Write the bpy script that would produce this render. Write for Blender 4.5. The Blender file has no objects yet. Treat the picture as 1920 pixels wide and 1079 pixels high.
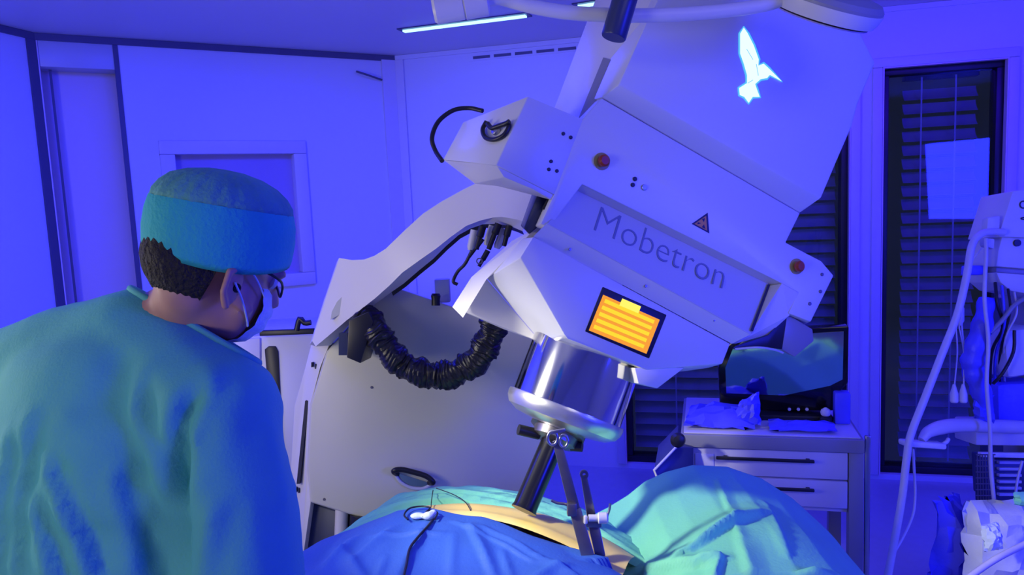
import bpy, bmesh, math, random
import numpy as np
from mathutils import Vector, Matrix, Quaternion
random.seed(7); np.random.seed(7)
S = bpy.context.scene
COL = S.collection
# ------------------------------------------------------------------ camera
FPX = 1400.0
CAMZ = 1.66
PITCH, ROLL = math.radians(6.5), math.radians(2.6)
CAM = Vector((0, 0, CAMZ))
fw = Vector((0, math.cos(PITCH), -math.sin(PITCH)))
h_ = Vector((1, 0, 0)); z_ = h_.cross(fw)
rt = h_ * math.cos(ROLL) - z_ * math.sin(ROLL)
up = h_ * math.sin(ROLL) + z_ * math.cos(ROLL)
cd = bpy.data.cameras.new('camera'); cam = bpy.data.objects.new('camera', cd); COL.objects.link(cam)
cd.sensor_width = 36; cd.lens = FPX / 1920 * 36; cd.clip_start = 0.05
cam.matrix_world = Matrix(((rt.x, up.x, -fw.x, 0), (rt.y, up.y, -fw.y, 0), (rt.z, up.z, -fw.z, CAMZ), (0, 0, 0, 1)))
S.camera = cam
S.view_settings.view_transform = 'Standard'; S.view_settings.look = 'None'
S.view_settings.gamma = 1; S.view_settings.use_curve_mapping = False
S.view_settings.exposure = 0.0
# ------------------------------------------------------------------ world and lights
w = bpy.data.worlds.new('world'); S.world = w; w.use_nodes = True
w.node_tree.nodes['Background'].inputs[0].default_value = (0.02, 0.025, 0.05, 1)
w.node_tree.nodes['Background'].inputs[1].default_value = 0.5

def area(name, loc, target, sx, sy, color, power, spread=180):
    l = bpy.data.lights.new(name, 'AREA'); l.shape = 'RECTANGLE'; l.size = sx; l.size_y = sy
    l.color = color; l.energy = power; l.spread = math.radians(spread)
    o = bpy.data.objects.new(name, l); COL.objects.link(o); o.location = loc
    o.rotation_euler = (Vector(target) - Vector(loc)).to_track_quat('-Z', 'Y').to_euler()
    return o

def spot(name, loc, target, color, power, deg, blend, rad):
    l = bpy.data.lights.new(name, 'SPOT'); l.color = color; l.energy = power
    l.spot_size = math.radians(deg); l.spot_blend = blend; l.shadow_soft_size = rad
    o = bpy.data.objects.new(name, l); COL.objects.link(o); o.location = loc
    o.rotation_euler = (Vector(target) - Vector(loc)).to_track_quat('-Z', 'Y').to_euler()
    return o

BLUE = (0.014, 0.019, 1.0); VIOLET = (0.040, 0.002, 1.0); WARM = (1.0, 0.90, 0.70); WHITE = (1.0, 0.97, 0.82)
area('blue_wall_panel', (2.60, -0.2, 1.68), (0.9, 2.0, 1.4), 0.75, 0.8, BLUE, 80)
area('ceiling_led_back', (-0.6, 3.2, 2.57), (-0.8, 3.6, 0), 1.6, 0.7, BLUE, 56)
area('ceiling_led_left', (-2.0, 2.6, 2.57), (-2.4, 3.0, 0), 0.6, 0.8, BLUE, 32)
area('cove_led_window', (1.9, 2.9, 2.55), (1.9, 3.6, 0.9), 1.8, 0.25, VIOLET, 26)
area('added_warm_light', (-1.75, 1.35, 1.55), (0.0, 2.3, 1.2), 0.45, 0.6, WARM, 5.2, 130)  # warm light added at the left, with no side room behind it
area('added_gown_light', (-1.7, -0.3, 1.5), (-0.6, 1.2, 1.2), 0.6, 0.8, WHITE, 10)  # extra light added to brighten the gown from behind, not from a corridor
area('room_fill_light', (0.8, 0.0, 2.35), (0.7, 2.0, 1.3), 0.8, 0.5, WHITE, 0.55, 80)
spot('surgical_spot', (-1.15, 1.42, 1.85), (0.30, 1.86, 0.83), WHITE, 160, 42, 1.0, 0.08)

# ------------------------------------------------------------------ helpers
def ray(px, py): return fw + rt * ((px - 960) / FPX) - up * ((py - 539.5) / FPX)
def P(px, py, d): return CAM + ray(px, py) * d
def on_plane(px, py, p0, n):
    r = ray(px, py); return CAM + r * ((p0 - CAM).dot(n) / r.dot(n))
def on_z(px, py, z): return on_plane(px, py, Vector((0, 0, z)), Vector((0, 0, 1)))

ORG = {}
def link(o, parent=None):
    COL.objects.link(o)
    if parent is not None: o.parent = parent
    return o
def props(o, label=None, cat=None, group=None, kind=None):
    if label: o['label'] = label
    if cat: o['category'] = cat
    if group: o['group'] = group
    if kind: o['kind'] = kind
    return o
def thing(name, label, cat, loc, group=None):
    o = bpy.data.objects.new(name, None); o.empty_display_size = 0.05
    COL.objects.link(o); o.location = loc; ORG[o.name] = Vector(loc)
    return props(o, label, cat, group)

def put(name, me, mat, parent=None, smooth=False, kind=None):
    """link mesh (world coordinates) under parent, origin moved to the thing's base"""
    if mat is not None and not me.materials: me.materials.append(mat)
    if parent is None:
        co = np.empty(len(me.vertices) * 3); me.vertices.foreach_get('co', co); co = co.reshape(-1, 3)
        org = Vector(((co[:, 0].min() + co[:, 0].max()) / 2, (co[:, 1].min() + co[:, 1].max()) / 2, co[:, 2].min()))
    else: org = ORG[parent.name]
    me.transform(Matrix.Translation(-org))
    if smooth is True: me.shade_smooth()
    elif smooth: me.shade_smooth(); me.set_sharp_from_angle(angle=math.radians(smooth))
    o = bpy.data.objects.new(name, me); link(o, parent)
    if parent is None: o.location = org
    ORG[o.name] = org
    if kind: o['kind'] = kind
    return o

def mk(name, verts, faces, mat, parent=None, smooth=False, bevel=0, seg=2, kind=None, sub=0):
    me = bpy.data.meshes.new(name)
    me.from_pydata([tuple(v) for v in verts], [], faces)
    bm = bmesh.new(); bm.from_mesh(me)
    bmesh.ops.recalc_face_normals(bm, faces=bm.faces)
    if bevel:
        ed = [e for e in bm.edges if len(e.link_faces) == 2 and e.calc_face_angle(0) > 0.35]
        bmesh.ops.bevel(bm, geom=ed, offset=bevel, segments=seg, affect='EDGES', profile=0.5, clamp_overlap=True)
        if not smooth: smooth = 40
    bm.to_mesh(me); bm.free()
    return put(name, me, mat, parent, smooth, kind)

def box_v(c, ax, ay, az, hx, hy, hz):
    c = Vector(c); return [c + ax * (sx * hx) + ay * (sy * hy) + az * (sz * hz) for sz in (-1, 1) for sy in (-1, 1) for sx in (-1, 1)]
BF = [(0, 2, 3, 1), (4, 5, 7, 6), (0, 1, 5, 4), (2, 6, 7, 3), (0, 4, 6, 2), (1, 3, 7, 5)]
X, Y, Z = Vector((1, 0, 0)), Vector((0, 1, 0)), Vector((0, 0, 1))
def box(name, c, size, mat, parent=None, ax=X, ay=Y, az=Z, bevel=0.0, kind=None):
    return mk(name, box_v(c, ax, ay, az, size[0] / 2, size[1] / 2, size[2] / 2), BF, mat, parent, bevel=bevel, kind=kind)

def loft(rings, closed=True, caps=True):
    n = len(rings[0]); V = [v for r in rings for v in r]; F = []
    for i in range(len(rings) - 1):
        for j in range(n if closed else n - 1):
            a, b = i * n + j, i * n + (j + 1) % n
            F.append((a, b, b + n, a + n))
    if caps: F.append(tuple(range(n))[::-1]); F.append(tuple(range((len(rings) - 1) * n, len(rings) * n)))
    return V, F

def spline(pts, k=6):
    pts = [Vector(p) for p in pts]
    if len(pts) < 3 or k < 2: return pts
    q = [pts[0] * 2 - pts[1]] + pts + [pts[-1] * 2 - pts[-2]]; out = []
    for i in range(1, len(q) - 2):
        for j in range(k):
            t = j / k; a, b, c, d = q[i - 1], q[i], q[i + 1], q[i + 2]
            out.append(0.5 * ((2 * b) + (c - a) * t + (2 * a - 5 * b + 4 * c - d) * t * t + (3 * b - a - 3 * c + d) * t ** 3))
    out.append(pts[-1]); return out

def tube_vf(pts, r, n=10, rfun=None):
    rings = []; t0 = (pts[1] - pts[0]).normalized()
    nrm = t0.orthogonal().normalized()
    for i, p in enumerate(pts):
        t = (pts[min(i + 1, len(pts) - 1)] - pts[max(i - 1, 0)]).normalized()
        nrm = (nrm - t * nrm.dot(t)).normalized(); b = t.cross(nrm)
        rr = rfun(i / (len(pts) - 1)) if rfun else r
        rings.append([p + (nrm * math.cos(2 * math.pi * k / n) + b * math.sin(2 * math.pi * k / n)) * rr for k in range(n)])
    return loft(rings)
def tube(name, pts, r, mat, parent=None, n=10, k=6, rfun=None, kind=None):
    v, f = tube_vf(spline(pts, k), r, n, rfun); return mk(name, v, f, mat, parent, smooth=50, kind=kind)

def lathe(name, c, axis, prof, mat, parent=None, n=40, smooth=35, xdir=None, caps=True):
    """prof: list of (distance along axis, radius)"""
    axis = Vector(axis).normalized(); u = (xdir or axis.orthogonal()); u = (u - axis * u.dot(axis)).normalized(); v = axis.cross(u); c = Vector(c)
    rings = [[c + axis * a + (u * math.cos(2 * math.pi * k / n) + v * math.sin(2 * math.pi * k / n)) * r for k in range(n)] for a, r in prof]
    V, F = loft(rings, True, caps); return mk(name, V, F, mat, parent, smooth=smooth)

# ------------------------------------------------------------------ materials
MATS = {}
def mat(name, col, rough=0.5, metal=0.0, var=0.06, scale=8.0, bump=0.0, bscale=60.0, spec=0.5, emit=None, estr=1.0, sub=0.0, coat=0.0, aniso=False):
    m = bpy.data.materials.new(name); m.use_nodes = True; nt = m.node_tree; b = nt.nodes['Principled BSDF']
    b.inputs['Roughness'].default_value = rough; b.inputs['Metallic'].default_value = metal
    b.inputs['Specular IOR Level'].default_value = spec; b.inputs['Coat Weight'].default_value = coat
    tc = nt.nodes.new('ShaderNodeTexCoord')
    if var:
        nz = nt.nodes.new('ShaderNodeTexNoise'); nz.inputs['Scale'].default_value = scale; nz.inputs['Detail'].default_value = 4
        nt.links.new(tc.outputs['Object'], nz.inputs['Vector'])
        mx = nt.nodes.new('ShaderNodeMix'); mx.data_type = 'RGBA'
        mx.inputs[6].default_value = (*[c * (1 - var) for c in col], 1); mx.inputs[7].default_value = (*[min(1, c * (1 + var)) for c in col], 1)
        nt.links.new(nz.outputs['Fac'], mx.inputs[0]); nt.links.new(mx.outputs[2], b.inputs['Base Color'])
    else: b.inputs['Base Color'].default_value = (*col, 1)
    if bump:
        n2 = nt.nodes.new('ShaderNodeTexNoise'); n2.inputs['Scale'].default_value = bscale; n2.inputs['Detail'].default_value = 5
        nt.links.new(tc.outputs['Object'], n2.inputs['Vector'])
        bp = nt.nodes.new('ShaderNodeBump'); bp.inputs['Strength'].default_value = bump; bp.inputs['Distance'].default_value = 0.01
        nt.links.new(n2.outputs['Fac'], bp.inputs['Height']); nt.links.new(bp.outputs['Normal'], b.inputs['Normal'])
    if emit: b.inputs['Emission Color'].default_value = (*emit, 1); b.inputs['Emission Strength'].default_value = estr
    if sub: b.inputs['Subsurface Weight'].default_value = sub; b.inputs['Subsurface Radius'].default_value = (0.02, 0.008, 0.004)
    MATS[name] = m; return m

M_wall = mat('wall_panel_paint', (0.74, 0.76, 0.80), 0.35, var=0.03, scale=1.5)
M_ceil = mat('ceiling_paint', (0.72, 0.72, 0.70), 0.45, var=0.03, scale=2)
M_floor = mat('vinyl_floor', (0.45, 0.48, 0.55), 0.3, var=0.08, scale=25)
M_trim = mat('shadow_gap_trim', (0.10, 0.10, 0.16), 0.5)
M_frame = mat('window_frame_paint', (0.72, 0.70, 0.74), 0.35, var=0.02)
M_jamb = mat('jamb_paint', (0.84, 0.70, 0.76), 0.35, var=0.02)
M_white = mat('machine_white', (0.74, 0.74, 0.72), 0.32, var=0.02, scale=3)
M_ivory = mat('machine_ivory', (0.76, 0.74, 0.70), 0.35, var=0.02, scale=3)
M_panel = mat('machine_grey_panel', (0.60, 0.62, 0.64), 0.35, var=0.02, scale=3)
M_panel2 = mat('lamp_dark_grey', (0.30, 0.30, 0.32), 0.4, var=0.03)
M_shield = mat('shield_grey_white', (0.69, 0.68, 0.52), 0.38, var=0.03, scale=4)
M_dark = mat('black_plastic', (0.012, 0.012, 0.016), 0.4, var=0.2)
M_rubber = mat('black_rubber', (0.010, 0.010, 0.012), 0.3, var=0.3, bump=0.5, bscale=45)
M_cone = mat('black_anodised', (0.008, 0.008, 0.012), 0.25)
M_dblue = mat('dark_blue_paint', (0.03, 0.04, 0.12), 0.35)
M_chrome = mat('polished_steel', (0.80, 0.80, 0.82), 0.09, 1.0, var=0.02)
M_steel = mat('brushed_steel', (0.46, 0.46, 0.50), 0.32, 1.0, var=0.1, scale=30)
M_dsteel = mat('instrument_steel', (0.26, 0.24, 0.25), 0.36, 0.9, var=0.15, scale=40)
M_gown = mat('teal_gown_cloth', (0.10, 0.46, 0.42), 0.8, var=0.08, scale=14, bump=0.15, bscale=220)
M_cap = mat('blue_cap_cloth', (0.03, 0.46, 0.44), 0.8, var=0.10, scale=30, bump=0.25, bscale=160)
M_cap2 = mat('green_cap_gauze', (0.10, 0.36, 0.33), 0.85, var=0.25, scale=22, bump=0.4, bscale=120)
M_skin = mat('skin', (0.52, 0.27, 0.20), 0.5, var=0.1, scale=30, sub=0.1)
M_iodine = mat('iodine_stained_skin', (0.88, 0.66, 0.20), 0.45, var=0.12, scale=14, sub=0.1)
M_hair = mat('dark_brown_hair', (0.010, 0.006, 0.005), 0.7, var=0.4, scale=60, bump=0.8, bscale=150)
M_mask = mat('mask_fabric', (0.62, 0.72, 0.80), 0.8, bump=0.2, bscale=100)
M_drape = mat('blue_drape', (0.035, 0.12, 0.46), 0.6, var=0.18, scale=5, bump=0.12, bscale=130)
M_teal = mat('teal_drape', (0.18, 0.62, 0.40), 0.75, var=0.08, scale=9, bump=0.12, bscale=130)
M_pale = mat('plastic_pale', (0.66, 0.65, 0.66), 0.4, var=0.05)
M_hose = mat('translucent_hose_plastic', (0.62, 0.60, 0.66), 0.35, var=0.08, scale=30)
M_cart = mat('cart_enamel', (0.62, 0.60, 0.64), 0.3, var=0.03)
M_cartg = mat('cart_grey_rail', (0.28, 0.28, 0.30), 0.4)
M_bluep = mat('blue_plastic_film', (0.10, 0.10, 0.75), 0.4, var=0.2, scale=10, bump=0.4, bscale=25)
M_film = mat('white_plastic_film', (0.55, 0.58, 0.66), 0.35, var=0.15, scale=10, bump=0.4, bscale=25)
M_slat = mat('blind_slat', (0.52, 0.54, 0.52), 0.45, var=0.1)
M_satin = mat('satin_steel', (0.80, 0.79, 0.77), 0.30, 0.9, var=0.04)
M_black = mat('gloss_black', (0.006, 0.006, 0.009), 0.12, var=0)
M_screen = mat('mirror_dark_glass', (0.62, 0.66, 0.62), 0.07, 1.0, var=0)
M_red = mat('button_orange_red', (0.40, 0.055, 0.01), 0.35, var=0.1)
M_yel = mat('button_yellow', (0.38, 0.30, 0.10), 0.45, var=0.1)
M_warn = mat('warning_orange', (0.75, 0.33, 0.05), 0.5, var=0.1)
M_text = mat('lettering_grey_blue', (0.22, 0.25, 0.36), 0.5, var=0)
M_mark = mat('dark_print', (0.02, 0.02, 0.05), 0.5, var=0)
M_led = mat('led_strip', (0.1, 0.1, 0.1), 0.5, emit=(0.35, 0.75, 1.0), estr=2.2, var=0)
M_logo = mat('logo_light', (0.2, 0.2, 0.2), 0.5, emit=(0.80, 1.0, 0.95), estr=1.05, var=0)
M_logo2 = mat('logo_cyan_rim', (0.1, 0.1, 0.2), 0.5, emit=(0.08, 0.55, 0.95), estr=0.9, var=0)
M_scry = mat('display_yellow', (0.02, 0.02, 0.02), 0.6, spec=0.1, emit=(1.0, 0.72, 0.0), estr=1.0, var=0)
M_scro = mat('display_orange', (0.02, 0.02, 0.02), 0.6, spec=0.1, emit=(1.0, 0.36, 0.005), estr=0.95, var=0)
M_scrl = mat('display_light_yellow', (0.02, 0.02, 0.02), 0.6, spec=0.1, emit=(1.0, 0.85, 0.10), estr=1.1, var=0)
def glass_mat():
    m = bpy.data.materials.new('window_glass'); m.use_nodes = True; nt = m.node_tree; nt.nodes.clear()
    o = nt.nodes.new('ShaderNodeOutputMaterial'); t = nt.nodes.new('ShaderNodeBsdfTransparent'); g = nt.nodes.new('ShaderNodeBsdfGlossy')
    t.inputs[0].default_value = (0.75, 0.8, 0.8, 1); g.inputs['Roughness'].default_value = 0.02
    mx = nt.nodes.new('ShaderNodeMixShader'); mx.inputs[0].default_value = 0.042
    nt.links.new(t.outputs[0], mx.inputs[1]); nt.links.new(g.outputs[0], mx.inputs[2]); nt.links.new(mx.outputs[0], o.inputs[0]); return m
M_glass = glass_mat()
M_frost = mat('violet_frosted_pane', (0.42, 0.36, 0.62), 0.15, var=0.03)

# ------------------------------------------------------------------ room shell
HC = 2.6
AB = on_z(740, 105, HC); AB.z = 0
dB = Vector((math.cos(math.radians(-14.5)), math.sin(math.radians(-14.5)), 0)); nB = Vector((dB.y, -dB.x, 0))     # nB points into the room
if nB.dot(-AB) < 0: nB = -nB
dA = Vector((math.cos(math.radians(30.5)), math.sin(math.radians(30.5)), 0)); nA = Vector((dA.y, -dA.x, 0))
def onB(px, py, off=0): return on_plane(px, py, AB + nB * off, nB)
def onA(px, py, off=0): return on_plane(px, py, AB + nA * off, nA)
def sB(p): return (p - AB).dot(dB)
def sA(p): return (p - AB).dot(dA)
AC = AB + dA * sA(onA(62, 62)); AC.z = 0
dC = Vector((math.cos(math.radians(75.5)), math.sin(math.radians(75.5)), 0)); nC = Vector((dC.y, -dC.x, 0))
BR = AB + dB * 5.2; CL = AC - dC * 5.5
back_n = -nB

def slab(name, p, q, z0, z1, n, t, m, parent=None, bevel=0.0, struct=False, off=0.0):
    """vertical slab from p to q (floor points), thickness t behind the face (against n)"""
    p = Vector((p.x, p.y, 0)) + n * off; q = Vector((q.x, q.y, 0)) + n * off
    V = [p + Z * z0, q + Z * z0, q + Z * z1, p + Z * z1]; V += [v - n * t for v in V]
    o = mk(name, V, [(0, 1, 2, 3), (7, 6, 5, 4), (0, 4, 5, 1), (1, 5, 6, 2), (2, 6, 7, 3), (3, 7, 4, 0)], m, parent, bevel=bevel)
    if struct: o['kind'] = 'structure'
    return o

def floor_like(name, z0, z1, m):
    pts = [AB - nB * 0.3 + dA * 0, BR - nB * 0.3 + dB * 0.3, BR + nB * 6.2 + dB * 0.3, CL - dC * 0.4 - nC * 0.3, AC - nC * 0.3 - nA * .1]
    n = len(pts); V = [Vector((p.x, p.y, z0)) for p in pts] + [Vector((p.x, p.y, z1)) for p in pts]
    F = [tuple(range(n))[::-1], tuple(range(n, 2 * n))] + [(i, (i + 1) % n, (i + 1) % n + n, i + n) for i in range(n)]
    o = mk(name, V, F, m); o['kind'] = 'structure'; return o
floor = floor_like('floor', -0.1, 0.0, M_floor)
ceiling = floor_like('ceiling', HC, HC + 0.1, M_ceil)

# wall B (right, with the two windows): pieces around the openings
W2a, W2b = sB(onB(1172, 800)), sB(onB(1592, 600))
W3a, W3b = sB(onB(1653, 300)), sB(onB(1888, 200))
ZT, ZB = onB(1770, 118).z, 0.03
wr = bpy.data.objects.new('wall_right', None); COL.objects.link(wr); wr['kind'] = 'structure'; ORG['wall_right'] = Vector((0, 0, 0))
def bs(s): return AB + dB * s
for a, b, z0, z1 in ((-0.02, W2a, 0, HC), (W2b, W3a, 0, HC), (W3b, 5.3, 0, HC), (W2a, W2b, ZT, HC), (W3a, W3b, ZT, HC), (W2a, W2b, 0, ZB), (W3a, W3b, 0, ZB)):
    slab('wall_panel', bs(a), bs(b), z0, z1, nB, 0.14, M_wall, wr)
# left and other walls
o = slab('wall_left', CL, AC, 0, HC, nC, 0.12, M_wall, struct=True)
slab('wall_front', CL - dC * 0.2, BR + nB * 6.0, 0, HC, (lambda e: Vector((-e.y, e.x, 0)))(((BR + nB * 6.0) - CL).normalized()), 0.12, M_wall, struct=True)
slab('wall_far_right', BR, BR + nB * 6.2, 0, HC, -dB, 0.12, M_wall, struct=True)

# wall A (corner, with recessed door and observation window)
wa = bpy.data.objects.new('wall_back', None); COL.objects.link(wa); wa['kind'] = 'structure'; ORG['wall_back'] = Vector((0, 0, 0))
sd0, sd1 = sA(onA(78, 150)), sA(onA(222, 150))
zd = onA(150, 128).z
def as_(s): return AB + dA * s
s_w0, s_w1 = sA(onA(300, 300)), sA(onA(574, 300)); zwt = onA(430, 264).z; zwb = zwt - 0.85
slab('wall_panel', as_(s_w1), as_(0.02), 0, HC - .02, nA, 0.12, M_wall, wa)
slab('wall_panel', as_(sd1), as_(s_w0), 0, HC - .02, nA, 0.12, M_wall, wa)
slab('wall_panel', as_(s_w0), as_(s_w1), zwt, HC - .02, nA, 0.12, M_wall, wa)
slab('wall_panel', as_(s_w0), as_(s_w1), 0, zwb, nA, 0.12, M_wall, wa)
slab('joint_strip', as_(sd1 - .012), as_(sd1 + .012), 0, HC - .03, nA, 0.02, M_trim, wa, off=0.004)
dr = bpy.data.objects.new('door_1', None); COL.objects.link(dr); dr['kind'] = 'structure'; ORG['door_1'] = Vector((0, 0, 0))
slab('door_header', as_(sd0), as_(sd1), zd, HC - .02, nA, 0.14, M_panel, dr, bevel=0.004)
slab('door_leaf', as_(sd0), as_(sd1), 0.01, zd + .02, nA, 0.04, M_jamb, dr, off=-0.15)
slab('door_post', as_(sd0 - 0.10), as_(sd0), 0, HC - .02, nA, 0.14, M_jamb, dr, off=0.006, bevel=0.004)
slab('door_seal', as_(sd0 + .035), as_(sd0 + .047), 0, zd, nA, 0.02, M_trim, dr, off=-0.08)
w1 = bpy.data.objects.new('window_1', None); COL.objects.link(w1); w1['kind'] = 'structure'; ORG['window_1'] = Vector((0, 0, 0))
fwid = 0.075
for a, b, z0, z1 in ((s_w0, s_w1, zwt - fwid, zwt), (s_w0, s_w1, zwb, zwb + fwid), (s_w0, s_w0 + fwid, zwb + fwid, zwt - fwid), (s_w1 - fwid, s_w1, zwb + fwid, zwt - fwid)):
    slab('window_frame', as_(a), as_(b), z0, z1, nA, 0.12, M_frame, w1, off=0.02, bevel=0.006)
slab('pane', as_(s_w0 + fwid), as_(s_w1 - fwid), zwb + fwid, zwt - fwid, nA, 0.02, M_frost, w1, off=-0.05)
# trims: cornice gaps and corner posts
slab('trim_1', AC, AB, HC - 0.035, HC - 0.001, nA, 0.02, M_trim, struct=True, off=0.012)
slab('trim_2', AB, BR, HC - 0.028, HC - 0.001, nB, 0.02, M_wall, struct=True, off=0.012)
slab('trim_3', CL, AC, HC - 0.035, HC - 0.001, nC, 0.02, M_trim, struct=True, off=0.012)
pC = AC - dC * 0.02
slab('trim_4', AC - dC * 0.05, AC, 0, HC - .03, nC, 0.02, M_trim, struct=True, off=0.01)
tA = sA(onA(722, 250))
slab('trim_5', as_(tA), as_(-0.01), 0, HC - .03, nA, 0.02, M_frame, struct=True, off=0.02)
slab('trim_6', bs(0.0), bs(0.06), 0, HC - .03, nB, 0.02, M_frame, struct=True, off=0.02)
# slotted air outlet high on the right wall
sv0, sv1 = sB(onB(885, 112)), sB(onB(1085, 88)); zv = onB(980, 100).z
av = thing('air_outlet', 'thin slotted air outlet high on the blue wall left of the machine column', 'vent', bs((sv0 + sv1) / 2) + Z * zv)
for i in range(5):
    a = sv0 + (sv1 - sv0) * i / 5
    slab('slot', bs(a + .01), bs(a + (sv1 - sv0) / 5 - .015), zv - .008, zv + .008, nB, 0.012, M_trim, av, off=0.010)
slab('outlet_frame', bs(sv0 - .02), bs(sv1 + .02), zv - .018, zv + .018, nB, 0.01, M_wall, av, off=0.006)

# ceiling LED strips
for n, (a, b) in enumerate((((757, 56), (986, 27)), ((1085, 9), (1190, -8)))):
    p, q = on_z(*a, HC), on_z(*b, HC); dl = (q - p).normalized(); side = dl.cross(Z)
    t = thing('led_strip', ['long cyan white LED strip in the ceiling behind the lamp joint', 'short cyan LED strip end at the top edge left of the dark handle'][n], 'ceiling light', (p + q) / 2 - Z * .02)
    c = (p + q) / 2; L = (q - p).length
    mk('diffuser', box_v(c - Z * .008, dl, side, Z, L / 2, 0.016, 0.005), BF, M_led, t)
    mk('housing', box_v(c - Z * .002, dl, side, Z, L / 2 + .02, 0.045, 0.003), BF, M_dblue, t)

# windows with blinds outside the glass
def window(idx, s0, s1):
    w_ = bpy.data.objects.new('window_%d' % idx, None); COL.objects.link(w_); w_['kind'] = 'structure'; ORG[w_.name] = Vector((0, 0, 0))
    f = 0.04
    for a, b, z0, z1 in ((s0, s1, ZT - f, ZT), (s0, s1, ZB, ZB + f), (s0, s0 + f, ZB + f, ZT - f), (s1 - f, s1, ZB + f, ZT - f)):
        slab('window_frame', bs(a), bs(b), z0, z1, nB, 0.10, M_trim if False else M_dark, w_, off=-0.03, bevel=0.004)
    slab('pane', bs(s0 + f), bs(s1 - f), ZB + f, ZT - f, nB, 0.006, M_glass, w_, off=-0.07)
    e = 0.05                                   # raised surround on the wall
    for a, b, z0, z1 in ((s0 - e, s1 + e, ZT, ZT + e), (s0 - e, s0, ZB, ZT), (s1, s1 + e, ZB, ZT)):
        slab('surround', bs(a), bs(b), z0, z1, nB, 0.03, M_frame, w_, off=0.018, bevel=0.006)
    for a, b, z0, z1 in ((s0, s1, ZT - .006, ZT), (s0, s0 + .006, ZB, ZT - .006), (s1 - .006, s1, ZB, ZT - .006)):
        slab('reveal', bs(a), bs(b), z0, z1, nB, 0.045, M_jamb, w_, off=0.019)
window(2, W2a, W2b); window(3, W3a, W3b)
def blind(s0, s1, label):
    c = bs((s0 + s1) / 2) - nB * 0.16
    t = thing('venetian_blind', label, 'blind', c + Z * ZB, 'blinds outside the glass')
    wd = s1 - s0; me = None; pitch = 0.075; N = int((ZT - ZB - 0.12) / pitch)
    ty = (nB * math.cos(0.9) - Z * math.sin(0.9)).normalized(); tz = dB.cross(ty)
    prof = [(-0.038, -.004), (-.02, .002), (0.0, .005), (.02, .002), (.038, -.004)]
    for i in range(N):
        z = ZB + 0.09 + i * pitch
        if me is None:
            V = []; F = []
            for sx in (-wd / 2, wd / 2):
                for a, b in prof: V.append(dB * sx + ty * a + tz * b)
            for j in range(4): F.append((j, j + 1, j + 6, j + 5))
            me = bpy.data.meshes.new('slat'); me.from_pydata([tuple(v) for v in V], [], F); me.materials.append(M_slat); me.shade_smooth()
        s = bpy.data.objects.new('slat', me); link(s, t); s.location = Vector((0, 0, z - ZB))
    for k in (0.22, 0.68):
        p = bs(s0 + wd * k) - nB * 0.115
        mk('ladder_cord', box_v(p + Z * (ZB + ZT) / 2, dB, nB, Z, .004, .002, (ZT - ZB) / 2 - .05), BF, M_frame, t)
    mk('head_rail', box_v(c + Z * (ZT - .03), dB, nB, Z, wd / 2, .03, .03), BF, M_dark, t)
blind(W2a + .05, W2b - .05, 'dark slatted blind outside the left window, half hidden behind the machine and cart')
blind(W3a + .14, W3b - .09, 'dark slatted blind outside the right window with two ladder cords')
# ------------------------------------------------------------------ the accelerator
YAW = math.radians(20)
P0 = P(1250, 450, 1.86)
nF = (-fw * math.cos(YAW) + rt * math.sin(YAW)).normalized()
def Fo(px, py, off=0.0): return on_plane(px, py, P0 - nF * off, nF)
LA = thing('linear_accelerator', 'large white tilted radiotherapy machine with lettered head, arched arm and black beam tube', 'machine', (-0.25, 2.75, 0))

def prism(name, rings, m, parent=LA, bevel=0.004, smooth=False):
    """rings: list of (pixel outline, distance behind the front plane)"""
    R = [[Fo(x, y, o) for x, y in px] for px, o in rings]
    V, F = loft(R); return mk(name, V, F, m, parent, bevel=bevel, smooth=smooth)
def sh(px, dx, dy): return [(x + dx, y + dy) for x, y in px]
def disc(name, px, py, off, r, h, m, parent=LA, n=20, prof=None):
    return lathe(name, Fo(px, py, off), nF, prof or [(0, r), (h * .7, r), (h, r * .8)], m, parent, n=n, smooth=40)

# upper cover, proud of the lower one, with a chamfered lower edge
U = [(1160, 158), (1212, 42), (1262, -60), (1570, -60), (1608, 54), (1640, 118), (1608, 193), (1596, 238), (1540, 372)]
U2 = [(1128, 183)] + U[1:-1] + [(1500, 400)]
prism('upper_cover', [(U, -0.035), (U2, 0.004), (sh(U2, -38, 10), 0.16)], M_white)
# column behind it on the left
prism('column', [([(1266, -60), (1214, 40), (1161, 158), (1130, 182), (1086, 243), (1290, 250), (1330, -60)], 0.02),
                 ([(1138, -55), (1108, 20), (1056, 158), (1048, 180), (1030, 226), (1235, 235), (1262, -60)], 0.36)], M_ivory, bevel=0.0015)
slot_px = [(1131, 108), (1146, 112), (1100, 238), (1082, 228)]
# middle housing carrying the buttons
M = [(1128, 184), (1500, 400), (1473, 455), (1540, 490), (1563, 517), (1520, 604), (1478, 588), (1497, 549), (1466, 532), (1092, 346), (1030, 428), (1014, 420), (1038, 366), (1092, 224)]
def poly_prism(name, px, off, dx, dy, back, m, parent=LA, bevel=0.003):
    """extruded, possibly concave outline (triangulated caps)"""
    A = [Fo(x, y, off) for x, y in px]; B = [Fo(x + dx, y + dy, back) for x, y in px]; n = len(px)
    bm = bmesh.new(); va = [bm.verts.new(p) for p in A]; vb = [bm.verts.new(p) for p in B]
    fa = bm.faces.new(va); fb = bm.faces.new(vb[::-1])
    for i in range(n): bm.faces.new((va[i], va[(i + 1) % n], vb[(i + 1) % n], vb[i]))
    bmesh.ops.recalc_face_normals(bm, faces=bm.faces)
    if bevel:
        bmesh.ops.bevel(bm, geom=[e for e in bm.edges if e.calc_face_angle(0) > .4], offset=bevel, segments=2, affect='EDGES', profile=.5, clamp_overlap=True)
    me = bpy.data.meshes.new(name); bm.to_mesh(me); bm.free()
    return put(name, me, m, parent, 40)
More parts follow.
